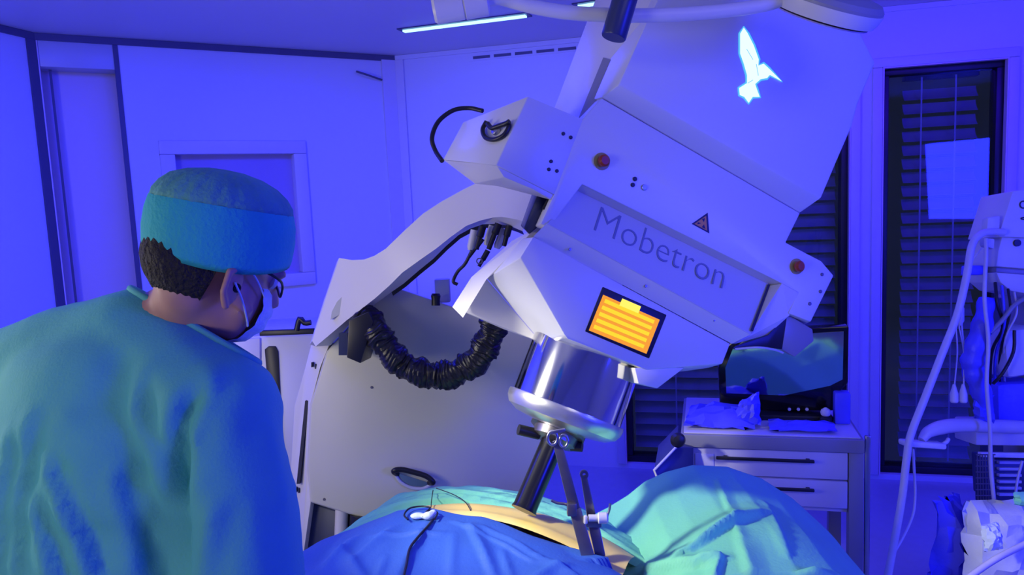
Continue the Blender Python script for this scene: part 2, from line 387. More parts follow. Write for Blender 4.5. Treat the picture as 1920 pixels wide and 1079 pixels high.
poly_prism('middle_housing', M, 0.0, -30, 14, 0.15, M_white)
# slot in the column, lip under the middle housing, recessed lettered panel, its dark right edge, ledge with screws
TP = [(1082, 355), (1458, 539), (1407, 628), (1026, 420)]
TO = [0.036, 0.036, -0.006, -0.006]
def quad_slab(name, px, offs, m, parent=LA, t=0.02, bevel=0.0):
    A = [Fo(x, y, o) for (x, y), o in zip(px, offs)]; B = [Fo(x, y, o + t) for (x, y), o in zip(px, offs)]
    n = len(px); V, F = loft([A, B]); return mk(name, V, F, m, parent, bevel=bevel)
quad_slab('column_slot', slot_px, [.170, .120, .004, .060], M_panel2, t=0.04)
quad_slab('panel_lip', [(1090, 346), (1466, 531), (1458, 542), (1083, 358)], [.001, .001, .036, .036], M_ivory, t=0.02)
text_panel = quad_slab('lettered_panel', TP, TO, M_panel, t=0.03)
quad_slab('panel_edge', [(1440, 533), (1444, 535), (1412, 622), (1407, 620)], [.029, .029, -.009, -.009], M_mark, t=0.004)
quad_slab('wing_facet', [(1466, 532), (1497, 549), (1480, 592), (1440, 628), (1379, 645), (1369, 645), (1408, 624), (1444, 536)], [.0, .0, .004, .03, .03, .018, -.004, .03], M_ivory, t=0.02)
ledge = quad_slab('ledge', [(1026, 418), (1409, 627), (1372, 645), (1000, 444)], [-.006, -.006, .018, .018], M_ivory, t=0.03)
for q in ((1068, 468), (1210, 537), (1338, 601)):
    disc('screw', q[0], q[1], .005, 0.0035, 0.004, M_dsteel, n=10)
# lettering on the recessed panel
def text_mesh(s, size, thick):
    c = bpy.data.curves.new('t', 'FONT'); c.body = s; c.size = size; c.extrude = 0.0006; c.offset = thick; c.align_x = 'LEFT'; c.resolution_u = 4
    o = bpy.data.objects.new('t', c); COL.objects.link(o); bpy.context.view_layer.update()
    me = bpy.data.meshes.new_from_object(o.evaluated_get(bpy.context.evaluated_depsgraph_get()))
    bpy.data.objects.remove(o); bpy.data.curves.remove(c); return me
me = text_mesh('Mobetron', 1.0, -0.018)
co = np.array([v.co[:] for v in me.vertices]); x0, x1, y0 = co[:, 0].min(), co[:, 0].max(), 0.0
cap = co[:, 1].max()
# panel frame: baseline start / end and cap height seen on the panel plane
pA, pB_, pC_ = [Fo(*q) for q in ((1082, 355, .036), (1458, 539, .036), (1026, 420, -.006))]
npan = (pB_ - pA).cross(pC_ - pA).normalized()
if npan.dot(nF) < 0: npan = -npan
def onT(px, py): return on_plane(px, py, pA + npan * 0.0008, npan)
bl, br, tl = onT(1113, 432), onT(1354, 542), onT(1127, 388)
ex = (br - bl) / (x1 - x0); ey = (tl - bl) / cap
for v in me.vertices:
    c = v.co.copy(); v.co = bl + ex * (c.x - x0) + ey * c.y + npan * c.z
lt = put('lettering', me, M_text, text_panel)

# lower head carrying the display
L = [(1000, 444), (1369, 645), (1354, 683), (1281, 689), (1212, 694), (1064, 636), (1058, 628), (975, 484)]
R2 = [(960, 450), (1330, 640), (1330, 690), (1281, 697), (1212, 702), (1030, 640), (1014, 642), (912, 522)]
prism('lower_head', [(L, 0.016), (R2, 0.26)], M_white, bevel=0.003)
prism('head_underside', [([(1190, 690), (1283, 690), (1232, 729), (1197, 720)], 0.02), ([(1150, 690), (1283, 690), (1232, 727), (1150, 712)], 0.2)], M_ivory, bevel=0.002)
# display: bezel, lit field, rows, tab
bez = quad_slab('display', [(1130, 538), (1250, 591), (1217, 673), (1097, 622)], [.014] * 4, M_dark, t=0.02, bevel=0.002)
quad_slab('lit_field', [(1131, 553), (1237, 600), (1212, 664), (1104, 620)], [.0128] * 4, M_scro, bez, t=0.002)
def lerp2(a, b, t): return (a[0] + (b[0] - a[0]) * t, a[1] + (b[1] - a[1]) * t)
a0, a1, b0, b1 = (1131, 556), (1236, 602), (1105, 618), (1212, 661)
for i in range(5):
    t0, t1 = 0.04 + i * .195, 0.04 + i * .195 + .11
    l0, l1, r0, r1 = lerp2(a0, b0, t0), lerp2(a0, b0, t1), lerp2(a1, b1, t0), lerp2(a1, b1, t1)
    quad_slab('display_row', [lerp2(l0, r0, .05), lerp2(l0, r0, .93), lerp2(l1, r1, .93), lerp2(l1, r1, .05)], [.0124] * 4, M_scry, bez, t=0.0006)
quad_slab('display_tab', [(1167, 560), (1202, 575), (1197, 588), (1161, 573)], [.0118] * 4, M_scrl, bez, t=0.0006)

# side box at the left of the head with its grip, cable and dots
prism('side_box', [([(990, 180), (1094, 224), (1040, 366), (930, 310)], 0.0), ([(868, 229), (1000, 226), (960, 340), (830, 300)], 0.20)], M_white, bevel=0.003)
prism('side_box_base', [([(930, 309), (1042, 365), (1034, 376), (1000, 356), (945, 333)], 0.004), ([(830, 300), (965, 340), (955, 348), (925, 347), (890, 345)], 0.19)], M_ivory, bevel=0.003)
# grip ring on the left face of the box
lf = [Fo(990, 180, 0), Fo(930, 310, 0), Fo(830, 300, .20)]
nl = (lf[1] - lf[0]).cross(lf[2] - lf[0]).normalized()
if nl.dot(CAM - lf[0]) < 0: nl = -nl
def onL(px, py, h=0): return on_plane(px, py, lf[0] + nl * h, nl)
tube('grip_ring', [onL(*q, .006) for q in ((912, 228), (905, 243), (910, 258), (926, 262), (944, 254), (954, 238), (953, 230))], 0.0055, M_dark, LA, n=8)
tube('grip_ring', [onL(*q, .012) for q in ((914, 232), (922, 240), (936, 236), (948, 232), (955, 228))], 0.006, M_dark, LA, n=8)
lathe('grip_hub', onL(932, 246), nl, [(0, .012), (.008, .012), (.010, .009)], M_steel, LA, n=20)
tube('side_cable', [Fo(905, 208, .22), Fo(880, 203, .25), Fo(850, 207, .26), Fo(822, 228, .26), Fo(810, 258, .25), Fo(816, 282, .24), Fo(829, 302, .20)], 0.006, M_dark, LA)
for q in ((1056, 251), (1070, 258), (1033, 303), (1044, 321), (1029, 318)):
    disc('screw', *q, 0.0, 0.0045, 0.003, M_mark, n=10)
for q in ((1541, 515), (1538, 547), (1518, 570)):
    disc('screw', *q, 0.0, 0.005, 0.003, M_dsteel, n=10)
for q in ((1190, 336), (1186, 347)):
    disc('indicator', *q, 0.0, 0.0055, 0.004, M_mark, n=12)
disc('key_switch', 1207, 352, 0.0, 0.0075, 0.005, M_steel, n=14)
for q in ((1128, 303), (1493, 500)):
    b = disc('stop_button_base', *q, 0.0, 0.021, 0.004, M_yel, n=24)
    disc('stop_button', q[0], q[1], -0.003, 0.013, 0.02, M_red, b, n=24, prof=[(0, .009), (.008, .009), (.009, .0145), (.016, .0145), (.020, .010)])
# warning triangle with trefoil
def flat(name, px, off, m, parent, t=0.0012): return quad_slab(name, px, [off] * len(px), m, parent, t)
tri = flat('warning_sign', [(1327, 399), (1330, 438), (1297, 420)], -0.0012, M_mark, LA)
flat('sign_field', [(1324, 405), (1326, 433), (1302, 420)], -0.0018, M_warn, tri)
for q in (((1316, 411), (1322, 409), (1320, 417)), ((1320, 421), (1323, 430), (1316, 426)), ((1315, 419), (1307, 421), (1309, 417))):
    flat('trefoil_blade', q, -0.0024, M_mark, tri)
# lit bird emblem
BZ = [(1065, 140), (1085, 170), (1115, 230), (1140, 300), (1138, 332), (1165, 322), (1190, 345), (1255, 410), (1197, 378), (1182, 395), (1150, 400), (1122, 425), (1130, 450), (1145, 490), (1110, 490), (1090, 520), (1068, 490), (1045, 480), (1042, 445), (1082, 420), (1082, 380), (1065, 320), (1047, 270), (1047, 170)]
BP = [(1000 + x / 2.697, y / 2.697) for x, y in BZ]
def emblem(name, pts, off, m, parent, t=0.0015):
    bm = bmesh.new(); vs = [bm.verts.new(Fo(x, y, off)) for x, y in pts]; f = bm.faces.new(vs)
    r = bmesh.ops.extrude_face_region(bm, geom=[f]); bmesh.ops.translate(bm, vec=-nF * t, verts=[e for e in r['geom'] if isinstance(e, bmesh.types.BMVert)])
    bmesh.ops.recalc_face_normals(bm, faces=bm.faces); bmesh.ops.triangulate(bm, faces=bm.faces)
    me = bpy.data.meshes.new(name); bm.to_mesh(me); bm.free(); return put(name, me, m, parent)
cx, cy = sum(p[0] for p in BP) / len(BP), sum(p[1] for p in BP) / len(BP)
def grow(pts, d):
    out = []; n = len(pts)
    for i in range(n):
        a, b, c = Vector(pts[i - 1]), Vector(pts[i]), Vector(pts[(i + 1) % n])
        e1 = (b - a).normalized(); e2 = (c - b).normalized(); nn = Vector((e1.y + e2.y, -e1.x - e2.x)); 
        nn = nn.normalized() if nn.length > .2 else Vector((e1.x - e2.x, e1.y - e2.y)).normalized()
        out.append(tuple(b + nn * d))
    return out
em = emblem('bird_emblem', grow(BP, 3.2), -0.0365, M_logo2, LA)
emblem('lit_bird', BP, -0.0382, M_logo, em, 0.001)
for a, b in (((1400, 92), (1412, 112)), ((1402, 156), (1412, 150)), ((1418, 120), (1422, 142))):
    d = Vector((b[0] - a[0], b[1] - a[1])).normalized(); s = (-d.y * .5, d.x * .5)
    flat('emblem_line', [(a[0] + s[0], a[1] + s[1]), (b[0] + s[0], b[1] + s[1]), (b[0] - s[0], b[1] - s[1]), (a[0] - s[0], a[1] - s[1])], -0.0388, M_logo2, em, .0004)

# underside brackets at the left of the lower head
quad_slab('bracket_plate', [(1004, 428), (1018, 440), (912, 524), (868, 596), (848, 576), (884, 520), (960, 452)], [.10, .10, .22, .26, .30, .28, .20], M_ivory, t=0.012)
quad_slab('bracket_web', [(912, 523), (1014, 642), (945, 618), (850, 577)], [.26, .262, .32, .34], M_ivory, t=0.012)
disc('screw', 943, 600, .30, 0.005, 0.006, M_mark, n=10)
# polished treatment cylinder, flange and black beam tube
axd = (Fo(968, 748, .2) - Fo(1006, 650, .2)).normalized()
ccent = Fo(1096, 672, .20); cend = Fo(1062, 765, .20)
axd = (cend - ccent).normalized()
Rc = (Fo(1156, 802, .2) - Fo(964, 746, .2)).length / 2 * .97
Lc = (cend - ccent).length
lathe('treatment_cylinder', ccent - axd * .05, axd, [(0, Rc * .99), (Lc + .05, Rc * .99)], M_chrome, LA, n=64)
lathe('flange', cend, axd, [(-.004, Rc * .9), (0, Rc * 1.05), (.006, Rc * 1.06), (.020, Rc * 1.05), (.036, Rc * .99), (.050, Rc * .82), (.056, Rc * .55), (.056, .03)], M_satin, LA, n=64, smooth=25)
tip = on_z(982, 958, 0.885)
ce = cend + axd * .05
lathe('beam_collar', ce, (tip - ce), [(0, .075), (.02, .075), (.024, .062), (.045, .060), (.05, .045)], M_dsteel, LA, n=32)
for q in ((972, 806), (1092, 838)):
    p = P(*q, (ce - CAM).dot(fw) - .03); d = (p - ce).normalized()
    tube('lock_knob', [ce + d * .05 + axd * .02, p], 0.014, M_dark, LA, n=12, k=1)
lathe('beam_tube', ce, (tip - ce), [(0, .034), (.05, .031), ((tip - ce).length - .01, .031), ((tip - ce).length, .034), ((tip - ce).length, .026)], M_cone, LA, n=32)
# black bracket at the lower right of the head
prism('handset_bracket', [([(1476, 588), (1524, 618), (1526, 640), (1490, 670), (1466, 656)], 0.02), ([(1452, 600), (1500, 622), (1506, 642), (1476, 664), (1450, 650)], 0.10)], M_panel2, bevel=0.003)
prism('handset_tray', [([(1476, 590), (1440, 628), (1380, 648), (1372, 655), (1440, 652), (1466, 656)], 0.02), ([(1470, 596), (1440, 630), (1384, 650), (1380, 654), (1440, 652), (1462, 652)], 0.09)], M_dark, bevel=0.002)
tube('handset_lead', [Fo(1378, 655, .02), Fo(1420, 652, .0), Fo(1450, 656, .0), Fo(1468, 662, .01)], 0.003, M_panel, LA)

# arched arm: outer edge, ridge and inner edge lofted along the arc
Op = [(1009, 361), (990, 350), (968, 342), (945, 339), (919, 338), (892, 344), (866, 357), (828, 378), (793, 401), (757, 434), (723, 467), (702, 480), (683, 487), (660, 488), (636, 484), (612, 555), (585, 640)]
Rp = [(984, 416), (970, 412), (955, 409), (940, 407), (925, 408), (900, 414), (874, 424), (846, 444), (817, 467), (787, 488), (755, 511), (730, 536), (703, 560), (676, 581), (650, 601), (622, 625), (592, 650)]
Ip = [(980, 434), (966, 428), (950, 423), (928, 420), (905, 421), (882, 429), (860, 441), (836, 462), (812, 486), (786, 507), (757, 532), (734, 548), (711, 565), (688, 582), (664, 600), (644, 622), (620, 648)]
N = len(Op); rings = []
for i in range(N):
    t = i / (N - 1); d = 2.02 + 0.40 * t
    rings.append([P(*Op[i], d + .03), P(*Rp[i], d), P(*Ip[i], d + .09), P(Ip[i][0] - 8, Ip[i][1] - 10, d + .2), P(Op[i][0] - 4, Op[i][1] + 6, d + .2)])
V, F = loft(rings); arm = mk('arched_arm', V, F, M_ivory, LA, bevel=0.0)
arm.data.shade_smooth(); arm.data.set_sharp_from_angle(angle=math.radians(18))
# recessed oval grip in the foot of the arm
tf = 2.385
og = [P(x, y, tf) for x, y in ((620, 600), (622, 585), (632, 566), (648, 550), (664, 543), (672, 544), (670, 552), (652, 572), (634, 592))]
mk('arm_grip_recess', og + [p + ray(640, 570) * .01 for p in og], loft([og, og])[1], M_panel, LA)
prism('arm_joint', [([(1009, 362), (1037, 367), (1020, 395), (1010, 425), (992, 440), (982, 428)], 0.05), ([(1000, 356), (1030, 362), (1016, 392), (1006, 420), (990, 434), (976, 424)], 0.2)], M_dblue, bevel=0.003)
prism('joint_seal', [([(1000, 352), (1036, 364), (1038, 370), (1022, 394), (1015, 392), (1026, 372), (1004, 362)], 0.03), ([(1000, 352), (1036, 364), (1038, 370), (1022, 394), (1015, 392), (1026, 372), (1004, 362)], 0.08)], M_dark, bevel=0.001)
# connector cluster and leads under the arch
for a, b, r in (((905, 425), (893, 468), .011), ((915, 470), (898, 500), .008), ((935, 420), (916, 468), .011), ((955, 424), (945, 462), .010), ((905, 448), (880, 482), .007)):
    c_ = lathe('connector', P(*a, 2.14), P(*b, 2.14) - P(*a, 2.14), [(0, r), (.03, r), (.032, r * .7), ((P(*b, 2.14) - P(*a, 2.14)).length, r * .65)], M_dark, LA, n=14)
for a, b in (((890, 432), (880, 478)), ((924, 424), (912, 462)), ((945, 430), (930, 470))):
    lathe('connector_shell', P(*a, 2.17), P(*b, 2.17) - P(*a, 2.17), [(0, .012), (.05, .012), (.06, .008)], M_pale, LA, n=14)
lathe('lead_ring', P(899, 490, 2.13), -fw, [(0, .006), (0, .0095), (.004, .0095), (.004, .006), (0, .006)], M_dsteel, LA, n=20, caps=False)
tube('connector_lead', [P(885, 470, 2.14), P(872, 495, 2.15), P(858, 510, 2.16), P(850, 528, 2.16), P(858, 534, 2.16)], 0.005, M_dark, LA)
mk('arch_liner', *(lambda a, b: loft([[P(x, y, d) for x, y, d in a], [P(x, y, d) for x, y, d in b], [P(x, y, d + .03) for x, y, d in b], [P(x, y, d + .03) for x, y, d in a]], closed=False, caps=False))(
    [(x - 1, y - 2, 2.15 + .25 * i / 10) for i, (x, y) in enumerate(Ip[:12])], [(x + 3, y + 7, 2.17 + .25 * i / 10) for i, (x, y) in enumerate(Ip[:12])]), M_dark, LA)

# stand: big shield plate, side strip, base
DS = 2.5
SP = [(613, 660), (640, 630), (700, 560), (728, 534), (850, 576), (1020, 640), (1032, 660), (1010, 900), (950, 1002), (690, 975), (583, 942), (577, 880), (583, 760)]
nS = -fw
def Q(px, py, d): return P(px, py, d)
A_ = [Q(x, y, DS) for x, y in SP]; B_ = [Q(x - (26 if x < 640 else 6), y - 3, DS + .30) for x, y in SP]
V, F = loft([A_, B_]); mk('shield_plate', V, F, M_shield, LA, bevel=0.006)
st_f = [(585, 640), (618, 645), (600, 690), (583, 760), (577, 880), (583, 942), (566, 1060), (556, 1060), (548, 920), (544, 900), (552, 762), (572, 690)]
A_ = [Q(x, y, DS + (.01 if i in (1, 2, 3, 4, 5, 6) else .07)) for i, (x, y) in enumerate(st_f)]
V, F = loft([A_, [p + fw * .2 for p in A_]]); side = mk('side_strip', V, F, M_ivory, LA, bevel=0.003)
sl = [Q(x, y, DS + .028) for x, y in ((572, 752), (579, 752), (570, 830), (562, 908), (556, 908), (564, 830))]
V, F = loft([sl, [p + fw * .06 for p in sl]]); mk('strip_slot', V, F, M_mark, LA)
for i in range(4):
    for (x, y) in ((586 + i * 7, 684 + i * 3), (547 + i * 5, 916 + i)):
        mk('vent_mark', box_v(P(x, y, DS + (.035 if y < 800 else .05)), rt, up, fw, .0016, .008, .012), BF, M_mark, LA)
base_f = [(585, 945), (690, 975), (800, 1000), (960, 1010), (960, 1330), (600, 1330), (572, 1060)]
A_ = [Q(x, y, DS + .06) for x, y in base_f]; A_ = [Vector((p.x, p.y, max(p.z, .1))) for p in A_]
V, F = loft([A_, [p + Y * .5 for p in A_]]); mk('stand_base', V, F, M_dblue, LA, bevel=0.006)
tube('base_column', [P(641, 955, DS + .03), P(636, 1100, DS + .03)], .022, M_ivory, LA, n=20, k=1)
tube('base_column', [P(676, 965, DS + .02), P(668, 1100, DS + .02)], .035, M_dark, LA, n=20, k=1)
bc = P(770, 950, DS + .3)
for sx in (-.35, .35):
    for sy in (-.15, .3):
        c = Vector((bc.x + sx, bc.y + sy, .06)); 
        wh = lathe('castor', c - X * .02, X, [(0, .05), (.004, .06), (.036, .06), (.04, .05)], M_rubber, LA, n=28)
# pull handle on the plate
hd = DS - .03
tube('pull_handle', [P(*q, d) for q, d in (((745, 890), DS), ((738, 884), hd), ((752, 881), hd), ((775, 886), hd), ((800, 894), hd), ((812, 905), hd), ((805, 906), DS))], .009, M_dark, LA, n=10, k=4)
tube('handle_cup_rim', [P(*q, DS - .004) for q in ((742, 892), (752, 905), (770, 915), (792, 917), (808, 910))], .006, M_panel, LA, n=8)
mk('handle_cup', *(lambda a: (a + [p + fw * .006 for p in a], loft([a, a])[1]))([P(x, y, DS - .004) for x, y in ((746, 888), (805, 906), (795, 914), (772, 912), (755, 903))]), M_steel, LA)
for q in ((608, 937), (697, 727)):
    lathe('screw', P(*q, DS), -fw, [(0, .005), (.003, .004)], M_dsteel, LA, n=10)
# box and sagging black corrugated hose
bx = [(654, 601), (691, 585), (700, 604), (676, 682), (650, 671)]
A_ = [P(x, y, 2.30) for x, y in bx]; V, F = loft([A_, [p + fw * .17 for p in A_]]); mk('hose_box', V, F, M_dark, LA, bevel=.003)
mk('hose_box_flap', box_v(P(646, 645, 2.38), rt, up, fw, .014, .035, .02), BF, M_dblue, LA)
hp = spline([P(x, y, d) for x, y, d in ((684, 598, 2.38), (702, 612, 2.34), (718, 642, 2.32), (742, 672, 2.31), (775, 694, 2.30), (812, 704, 2.29), (850, 701, 2.28), (884, 684, 2.27), (906, 658, 2.26), (920, 630, 2.25), (928, 600, 2.24))], 16)
rng = np.random.RandomState(3); ph = rng.rand(400)
def hr(t): return 0.041 + .0042 * math.sin(t * 2 * math.pi * 30 + 3.0 * math.sin(t * 23)) * (.6 + .4 * math.sin(t * 40)) + .004 * math.sin(t * 47)
V, F = tube_vf(hp, .04, 18, hr)
V = [v + Vector((math.sin(i * .71) * .004, math.sin(i * .233) * .004, math.sin(i * 1.377) * .0045)) for i, v in enumerate(V)]
mk('corrugated_hose', V, F, M_rubber, LA, smooth=True)
lathe('plate_knob', P(817, 562, 2.46), up, [(-.02, .014), (0, .014), (.012, .016), (.02, .012)], M_dark, LA, n=16)
box('plate_block', P(830, 545, 2.55), (.05, .04, .08), M_pale, LA, bevel=.004)
# ------------------------------------------------------------------ bodies from blended volumes
def blob_mesh(name, caps, voxel, smooth_it=6, factor=0.5):
    """caps: list of (points, radii) chains or ('e', centre, axes(3 vectors scaled)); returns one remeshed continuous mesh"""
    bm = bmesh.new()
    def ell(c, a, b, d, sub=2):
        M = Matrix(((a.x, b.x, d.x, c.x), (a.y, b.y, d.y, c.y), (a.z, b.z, d.z, c.z), (0, 0, 0, 1)))
        bmesh.ops.create_icosphere(bm, subdivisions=sub, radius=1, matrix=M)
    for c in caps:
        if c[0] == 'e': ell(Vector(c[1]), *[Vector(v) for v in c[2]], sub=3)
        else:
            pts, rad = c
            for i in range(len(pts) - 1):
                a, b = Vector(pts[i]), Vector(pts[i + 1]); ra, rb = rad[i], rad[i + 1]
                n = max(2, int((b - a).length / (min(ra, rb) * .35)))
                for k in range(n + 1):
                    t = k / n; r = ra + (rb - ra) * t; ell(a.lerp(b, t), X * r, Y * r, Z * r)
    me = bpy.data.meshes.new('tmp'); bm.to_mesh(me); bm.free()
    o = bpy.data.objects.new('tmp', me); COL.objects.link(o)
    r = o.modifiers.new('r', 'REMESH'); r.mode = 'VOXEL'; r.voxel_size = voxel
    s = o.modifiers.new('s', 'SMOOTH'); s.factor = factor; s.iterations = smooth_it
    bpy.context.view_layer.update()
    res = bpy.data.meshes.new_from_object(o.evaluated_get(bpy.context.evaluated_depsgraph_get()))
    bpy.data.objects.remove(o); bpy.data.meshes.remove(me); res.name = name; return res

def hand_chains(wrist, d, nrm, side, s=1.0):
    """palm and five bent fingers; d: hand direction, nrm: palm normal (palm side), side: thumb side"""
    d, nrm = d.normalized(), nrm.normalized(); side = (side - d * side.dot(d)).normalized(); out = []
    pc = wrist + d * .05 * s
    out.append(('e', pc, (d * .052 * s, side * .042 * s, nrm * .017 * s)))
    for off, ln in ((.032, .072), (.011, .080), (-.010, .075), (-.030, .058)):
        b = wrist + d * .088 * s + side * off * s
        p1 = b + d * ln * .45 * s + nrm * .006; p2 = p1 + (d * .75 + nrm * .55) * ln * .33 * s; p3 = p2 + (d * .45 + nrm * .85) * ln * .25 * s
        out.append(([b - d * .02, p1, p2, p3], [.010 * s, .0092 * s, .0082 * s, .0072 * s]))
    b = wrist + d * .03 * s + side * .034 * s
    out.append(([b, b + (d * .6 + side * .55 + nrm * .2) * .045, b + (d * .6 + side * .55 + nrm * .2) * .045 + (d * .85 + nrm * .4) * .035], [.013, .011, .009]))
    return out

# ------------------------------------------------------------------ surgeon
SUR = thing('person', 'surgeon seen from behind in teal gown, blue cap and mask, head bent towards the patient', 'person', (-0.68, 1.12, 0))
PXM = 1217.0
H = P(412, 478, 1.17)
hf = (rt * .60 - up * .34 + fw * .70).normalized()
hs = hf.cross(Z).normalized(); hu = hs.cross(hf).normalized()          # right side of the head, up of the head
hs = (hs * math.cos(.06) - hu * math.sin(.06)).normalized(); hu = hs.cross(hf).normalized()
def hd_(f, s, u): return H + hf * f + hs * s + hu * u
Sr, Sl = P(402, 775, 1.11), P(-70, 735, 1.30)
nb = P(285, 640, 1.20)
C1 = P(190, 800, 1.19); C2 = P(185, 1000, 1.20)
pel = Vector((C1.x - .01, C1.y - .04, .98))
Er = P(462, 1120, 1.10); Wr = Vector((-.42, 1.25, .84))
El = Vector((Sl.x - .02, Sl.y + .10, 1.12)); Wl = Vector((-.72, 1.27, .90))
tr = (Sr - Sl).normalized(); tfw = Z.cross(tr).normalized()
body = [
    ('e', hd_(-.012, 0, .018), (hf * .098, hs * .077, hu * .088)),
    ('e', hd_(.030, 0, -.045), (hf * .066, hs * .060, hu * .080)),
    ('e', hd_(.058, 0, -.100), (hf * .030, hs * .030, hu * .022)),
    ('e', hd_(.090, 0, .005), (hf * .018, hs * .050, hu * .016)),
    ([hd_(.098, 0, -.005), hd_(.118, 0, -.040), hd_(.106, 0, -.052)], [.009, .013, .009]),
    ([hd_(.04, .052, -.07), hd_(.055, .02, -.105)], [.020, .020]),
    ([hd_(.04, -.052, -.07), hd_(.055, -.02, -.105)], [.020, .020]),
    ([hd_(-.022, 0, -.06), P(352, 585, 1.195), nb], [.056, .058, .078]),
    ([nb, C1, C2, pel], [.08, .12, .125, .13]),
    ([nb, Sr], [.06, .055]), ([nb, Sl], [.06, .055]),
    ([Sr, Er, Wr], [.055, .042, .029]), ([Sl, El, Wl], [.055, .042, .029]),
]
for s in (-1, 1):
    hip = pel + tr * .09 * s; kn = Vector((hip.x, hip.y + .03, .52)); an = Vector((hip.x, hip.y - .01, .09))
    body += [([hip, kn, an], [.085, .055, .040]), ([an - Z * .045, an + Y * .14 - Z * .058], [.040, .030])]
body += hand_chains(Wr, (Wr - Er), -Z + X * .2, -tr) + hand_chains(Wl, (Wl - El), -Z, tr)
bme = blob_mesh('body', body, .0085, 5)
bm = bmesh.new(); bm.from_mesh(bme)
put_body = put('body', bme, M_skin, SUR, True); bm.free()
# ears
for s in (1, -1):
    e0 = hd_(-.002, .080 * s, -.046)
    ear = [('e', e0, (hf * .017 - hs * .006 * s, hs * .007 * s + hf * .002, hu * .032))]
    em_ = blob_mesh('ear', ear + [([e0 + hu * .028 + hs * .006 * s - hf * .004, e0 + hu * .018 + hs * .012 * s - hf * .018, e0 - hu * .012 + hs * .012 * s - hf * .016, e0 - hu * .030 + hs * .003 * s], [.006, .0055, .005, .006])], .0025, 3)
    ear_o = put('ear', em_, M_skin, SUR, True)
    if s == 1:
        lathe('ear_opening', e0 + hs * .0075 + hf * .004, hs, [(0, .007), (.0012, .006)], M_hair, ear_o, n=14)
# eyes, mostly turned away
for s in (1, -1):
    lathe('eye', hd_(.078, .030 * s, -.012), hf, [(0, .003), (.004, .011), (.010, .010), (.0135, .005), (.0145, .0005)], M_pale, SUR, n=16)
# glasses
tube('glasses', [hd_(-.005, .081, -.004), hd_(.06, .078, -.008), hd_(.088, .058, -.014), hd_(.098, .046, -.030), hd_(.106, .018, -.018), hd_(.110, 0, -.012), hd_(.106, -.018, -.018), hd_(.088, -.058, -.012)], .0022, M_dark, SUR, n=8)

def shell(name, f, c, ax, th0, th1, ph0, ph1, nth, nph, m, parent, disp=None, smooth=True):
    """part of an ellipsoid: polar th from ax[2], azimuth ph from ax[0]"""
    V = []; F = []
    for i in range(nth + 1):
        th = th0 + (th1 - th0) * i / nth
        for j in range(nph + 1):
            ph = ph0 + (ph1 - ph0) * j / nph
            k = disp(th, ph) if disp else 1.0
            V.append(c + (ax[0] * (math.sin(th) * math.cos(ph)) + ax[1] * (math.sin(th) * math.sin(ph)) + ax[2] * math.cos(th)) * k)
    for i in range(nth):
        for j in range(nph):
            a = i * (nph + 1) + j; F.append((a, a + 1, a + nph + 2, a + nph + 1))
    return mk(name, V, F, m, parent, smooth=smooth)
# hair at the nape, below the cap
shell('hair', None, hd_(-.014, 0, .012), (hf * .108, hs * .0845, hu * .114), math.radians(96), math.radians(146), math.radians(100), math.radians(255), 16, 40, M_hair, SUR,
      lambda th, ph: .925 + .075 * max(0, min(1, (th - 1.75) * 3.2)) + .012 * math.sin(ph * 60) * math.sin(th * 9) - .03 * max(0, (th - 2.2)) )
shell('sideburn', None, hd_(-.014, 0, .012), (hf * .101, hs * .080, hu * .096), math.radians(92), math.radians(108), math.radians(84), math.radians(108), 8, 10, M_hair, SUR)
# cap: smooth band, seam and gathered crown
Cc = P(419, 416, 1.165)
cf = (rt * .80 - up * .10 + fw * .55).normalized(); cu = (up * .97 + rt * .08 - fw * .13); cu = (cu - cf * cu.dot(cf)).normalized(); cs = cf.cross(cu)
def ring(u, a, b, fx=0.0, k=0.0, n=96, dip=0.0, seed=0):
    out = []
    for i in range(n):
        p = 2 * math.pi * i / n
        g = 1 + k * (math.sin(p * 23 + 1.3 * math.sin(p * 3 + seed)) * .6 + math.sin(p * 37 + seed) * .4)
        out.append(Cc + cf * (a * g * math.cos(p) + fx) + cs * (b * g * math.sin(p)) + cu * (u + dip * math.sin(p) ** 2 * (1 if math.sin(p) > 0 else .5)))
    return out
A0, B0 = .1125, .097
V, F = loft([ring(-.050, A0 * .93, B0 * .94, .0, .004, dip=-.014), ring(-.055, A0 * .97, B0 * .975, .0, .006, dip=-.014), ring(-.046, A0 * .99, B0, 0, .004, dip=-.012), ring(-.02, A0 * 1.01, B0 * 1.01, -.001, .003), ring(.006, A0 * .995, B0 * .99, -.002, .004), ring(.024, A0 * .955, B0 * .95, -.003, .006), ring(.026, A0 * .945, B0 * .94, -.003, .006)], caps=False)
mk('cap_band', V, F, M_cap, SUR, smooth=True)
V, F = loft([ring(.023, A0 * .95, B0 * .945, -.003, .006, seed=1), ring(.036, A0 * .92, B0 * .91, -.003, .020, seed=1), ring(.050, A0 * .83, B0 * .83, -.004, .026, seed=1), ring(.063, A0 * .69, B0 * .70, -.006, .03, seed=1), ring(.073, A0 * .48, B0 * .50, -.006, .035, seed=1), ring(.079, A0 * .22, B0 * .24, -.006, .03, seed=1), ring(.080, .003, .003, -.006)])
mk('cap_crown', V, F, M_cap2, SUR, smooth=True)
